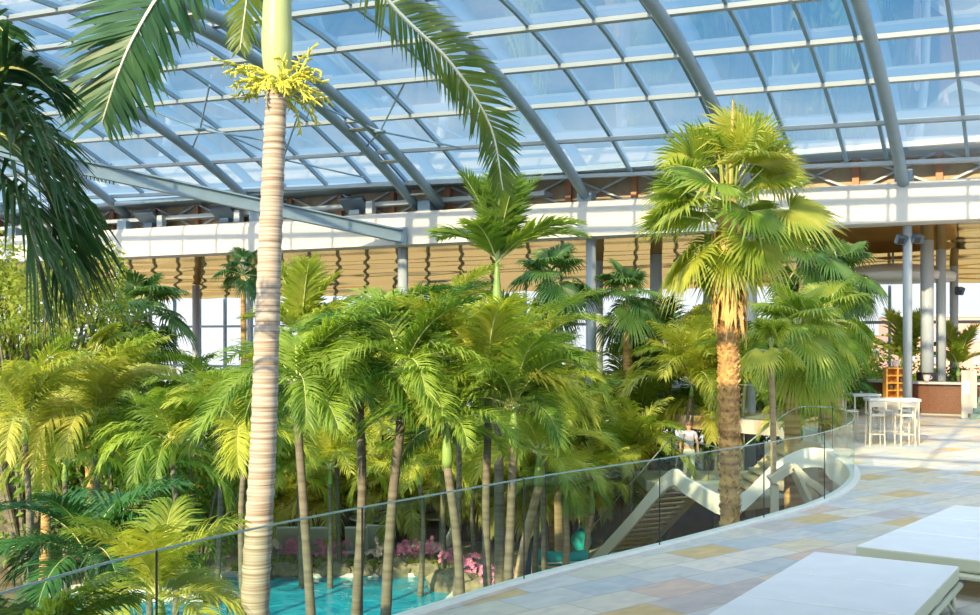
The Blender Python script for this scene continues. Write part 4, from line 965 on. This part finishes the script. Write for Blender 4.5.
c = Vector((GX(969,35.4), 35.4, 0)); o = thing('menu_stand', 'pale menu stand with a white card at the bar end', 'stand', c); m1 = MB(); m1.box((0,0,.78), (.5,.06,1.56), 0, None, .02); m1.build('panel', 'cream', o); m1 = MB(); m1.box((-.12,-.045,1.0), (.24,.02,.42)); m1.build('card', 'sign', o); m1 = MB(); m1.box((0,0,.02), (.6,.4,.04)); m1.build('foot', 'steel', o)
c = Vector((GX(978,35.2)+.05, 35.0, 0)); o = thing('marble_steps', 'green marble steps at the right edge beside the bar', 'steps', c)
for k in range(4): m1 = MB(); m1.box((.5+.16*k,.35+.18*k,.09+.17*k), (1.6,.36+.0*k,.17)); m1.build('step', 'marble', o)
c = Vector((GX(929,37.0), 37.2, 1.12)); o = thing('coffee_grinder', 'small round pale cup beside the black collar on the bar', 'cup', c); o.name = 'cup'
m1 = MB(); m1.lathe([(.07,0),(.11,.12),(.12,.24),(.10,.24)], n=14); m1.build('bowl', 'palepink', o, True); m1 = MB(); m1.tube(catmull([(.11,0,.2),(.19,0,.15),(.10,0,.07)], 8), .014, 6); m1.build('handle', 'palepink', o)
# ---- spotlights and a white drum added where a pale oval shows on the soffit
for px, py, dd, l in ((900,240,-.35,'dark spotlight on the left of the tall bar column'),(916,239,-.35,'dark spotlight on the right of the tall bar column'),(958,291,-9.5,'small camera on an arm right of the far bar column')):
    t = ring_t(907.5 if dd > -1 else 954, dd); p = RT(dd, t, 0); c = Vector((GX(px,p.y), p.y-.12, GZ(py,p.y))); o = thing('spotlight', l, 'spotlight', c)
    cp = Vector((p.x, p.y, c.z))-c; m1 = MB(); m1.tube([cp, Vector((0,.05,0))], .035, 6); m1.build('arm', 'steel', o)
    m1 = MB(); m1.box((0,0,0), (.38,.22,.30), 0, Matrix.Rotation(.5, 3, 'Z') @ Matrix.Rotation(.4, 3, 'X'), .03); m1.build('housing', 'lamp', o); m1 = MB(); m1.box((-.05,-.13,-.06), (.26,.02,.2), 0, Matrix.Rotation(.5, 3, 'Z') @ Matrix.Rotation(.4, 3, 'X')); m1.build('lens', 'black', o)
c = Vector((GX(893,42), 42, 4.75)); o = thing('round_drum', 'big round white drum hanging behind the bar column', 'ceiling lamp', c); m1 = MB(); m1.lathe([(2.2,0),(2.25,.25),(2.2,.30),(1.6,.55),(.6,.66),(.05,.68)], n=40); m1.build('shade', 'white', o, True); m1 = MB(); m1.tube([(0,0,.66),(0,0,1.2)], .04, 8); m1.build('cord', 'steel', o)
# ---- loungers on the terrace
def daybed(lab, far_left, la, W_, n, L):
    rz = -math.atan2(la[0], la[1])
    o = thing('daybed', lab, 'sun lounger', Vector((far_left[0], far_left[1], 0)), rz)
    y = 0
    for k in range(n):
        m1 = MB(); m1.box((W_/2, -y-L/2, .36), (W_, L-.015, .14), 0, None, .022)
        for i, f in enumerate(m1.f):
            if 16 <= i < 64: m1.mi[i] = 1
        m1.build('cushion', ['mattress','sage'], o); y += L
    for x in (.0, W_): m1 = MB(); m1.tube([(x,.02,.245),(x,-y,.245)], .03, 10); m1.build('side_rail', 'sage', o, True)
    for yy in (.0, -y): m1 = MB(); m1.tube([(.03,yy,.245),(W_-.03,yy,.245)], .028, 10); m1.build('end_rail', 'sage', o, True)
    k = 0
    while k*.28 < y-.2: m1 = MB(); m1.box((W_/2,-.2-k*.28,.268), (W_-.06,.06,.025)); m1.build('slat', 'sage', o); k += 1
    for x in (.02, W_-.02):
        for yy in (-.25, -y+.25):
            m1 = MB(); m1.tube([(x,yy,0),(x,yy,.235)], .025, 8); m1.build('leg', 'sage', o, True)
            m1 = MB(); m1.tube([(x,yy,.04),(x,yy+(.4 if yy < -1 else -.4),.235)], .018, 8); m1.build('leg_brace', 'sage', o, True)
daybed('nearest white canvas daybed with sage frame, lower right corner', (3.30,11.2), (.53,.848), 1.38, 3, 1.12)
daybed('second white canvas daybed, behind the nearest one', (3.82+.62*3.6, 11.5+.785*3.6), (.62,.785), 1.38, 3, 1.2)
# ---- brick buildings outside
for i, (px, d, w_, h_, l) in enumerate(((958,150,16,7.5,'pale red brick building outside, beyond the bar columns'),(905,170,12,5,'lower brick building outside, left of the bar columns'))):
    c = Vector((GX(px,d), d, -6)); o = thing('brick_building', l, 'building', c); m1 = MB(); m1.box((0,4,(h_+6-2)/2), (w_,8,h_+4)); ob = m1.build('walls', 'far', o); uv = ob.data.uv_layers.new()
    for lp in ob.data.loops: v = ob.data.vertices[lp.vertex_index].co; uv.data[lp.index].uv = (v.x+v.y, v.z)
    m1 = MB(); m1.box((0,4,h_+4.2), (w_+.4,8.4,.4)); m1.build('roof', 'steel_pale', o)
    for k in range(int(w_//3)):
        for r_ in range(2):
            m1 = MB(); m1.box((-w_/2+1.6+k*3,-.03,h_+1.4-r_*3.2), (1.2,.1,1.7)); m1.build('window', 'farwin', o)

# ---------------------------------------------------------------- light, sky, camera
sd = Vector((-.42, -.83, .43)).normalized()      # towards the sun: low, behind the viewer to the left
sun = bpy.data.lights.new('sun', 'SUN'); sun.energy = 6.6; sun.angle = R(.6); sun.color = (1, .77, .43)
so = bpy.data.objects.new('sun', sun); COL.objects.link(so); so.rotation_euler = sd.to_track_quat('Z', 'Y').to_euler()
w = bpy.data.worlds.new('sky'); SC.world = w; w.use_nodes = True; nt = w.node_tree; N = nt.nodes.new
bg = nt.nodes['Background']; tc = N('ShaderNodeTexCoord'); sp = N('ShaderNodeSeparateXYZ'); nt.links.new(tc.outputs['Generated'], sp.inputs[0])
rp = N('ShaderNodeValToRGB'); e = rp.color_ramp.elements
while len(e) < 6: e.new(.5)
for i, (p, c) in enumerate(((0,(.74,.76,.78)),(.05,(.78,.82,.87)),(.11,(.42,.62,.79)),(.18,(.26,.49,.71)),(.28,(.12,.34,.60)),(1,(.13,.33,.58)))): e[i].position = p; e[i].color = (*c, 1)
nt.links.new(sp.outputs['Z'], rp.inputs[0])
dp = N('ShaderNodeVectorMath'); dp.operation = 'DOT_PRODUCT'; nt.links.new(tc.outputs['Generated'], dp.inputs[0]); dp.inputs[1].default_value = sd
r2 = N('ShaderNodeMapRange'); r2.inputs[1].default_value = -.1; r2.inputs[2].default_value = 1; r2.inputs[3].default_value = 0; r2.inputs[4].default_value = 1; r2.interpolation_type = 'SMOOTHSTEP'
nt.links.new(dp.outputs['Value'], r2.inputs[0])
cl = N('ShaderNodeTexNoise'); cl.inputs['Scale'].default_value = 5; cl.inputs['Detail'].default_value = 6
mp = N('ShaderNodeMapping'); mp.inputs['Scale'].default_value = (1, 1, 3.5); nt.links.new(tc.outputs['Generated'], mp.inputs[0]); nt.links.new(mp.outputs[0], cl.inputs['Vector'])
cr = N('ShaderNodeMapRange'); cr.inputs[1].default_value = .47; cr.inputs[2].default_value = .75; cr.inputs[3].default_value = 0; cr.inputs[4].default_value = .5; nt.links.new(cl.outputs['Fac'], cr.inputs[0])
mc = N('ShaderNodeMixRGB'); nt.links.new(cr.outputs[0], mc.inputs[0]); nt.links.new(rp.outputs[0], mc.inputs[1]); mc.inputs[2].default_value = (.75,.85,.92,1)
m1 = N('ShaderNodeMixRGB'); nt.links.new(r2.outputs[0], m1.inputs[0]); nt.links.new(mc.outputs[0], m1.inputs[1]); m1.inputs[2].default_value = (2.45,2.6,2.8,1)
nt.links.new(m1.outputs[0], bg.inputs['Color']); bg.inputs['Strength'].default_value = 1.0

cam = bpy.data.cameras.new('camera'); co = bpy.data.objects.new('camera', cam); COL.objects.link(co)
co.location = (0,0,CH); co.rotation_euler = (R(90),0,0); cam.sensor_width = 36; cam.lens = 36*F/980; cam.shift_y = (YH-307.5)/980; cam.clip_end = 2000
SC.camera = co
SC.view_settings.view_transform = 'Standard'; SC.view_settings.look = 'None'; SC.view_settings.gamma = 1; SC.view_settings.exposure = .47
SC.cycles.max_bounces = 10; SC.cycles.transparent_max_bounces = 24; SC.cycles.diffuse_bounces = 5; SC.cycles.glossy_bounces = 4; SC.cycles.transmission_bounces = 8
SC.cycles.sample_clamp_indirect = 6; SC.cycles.use_denoising = True
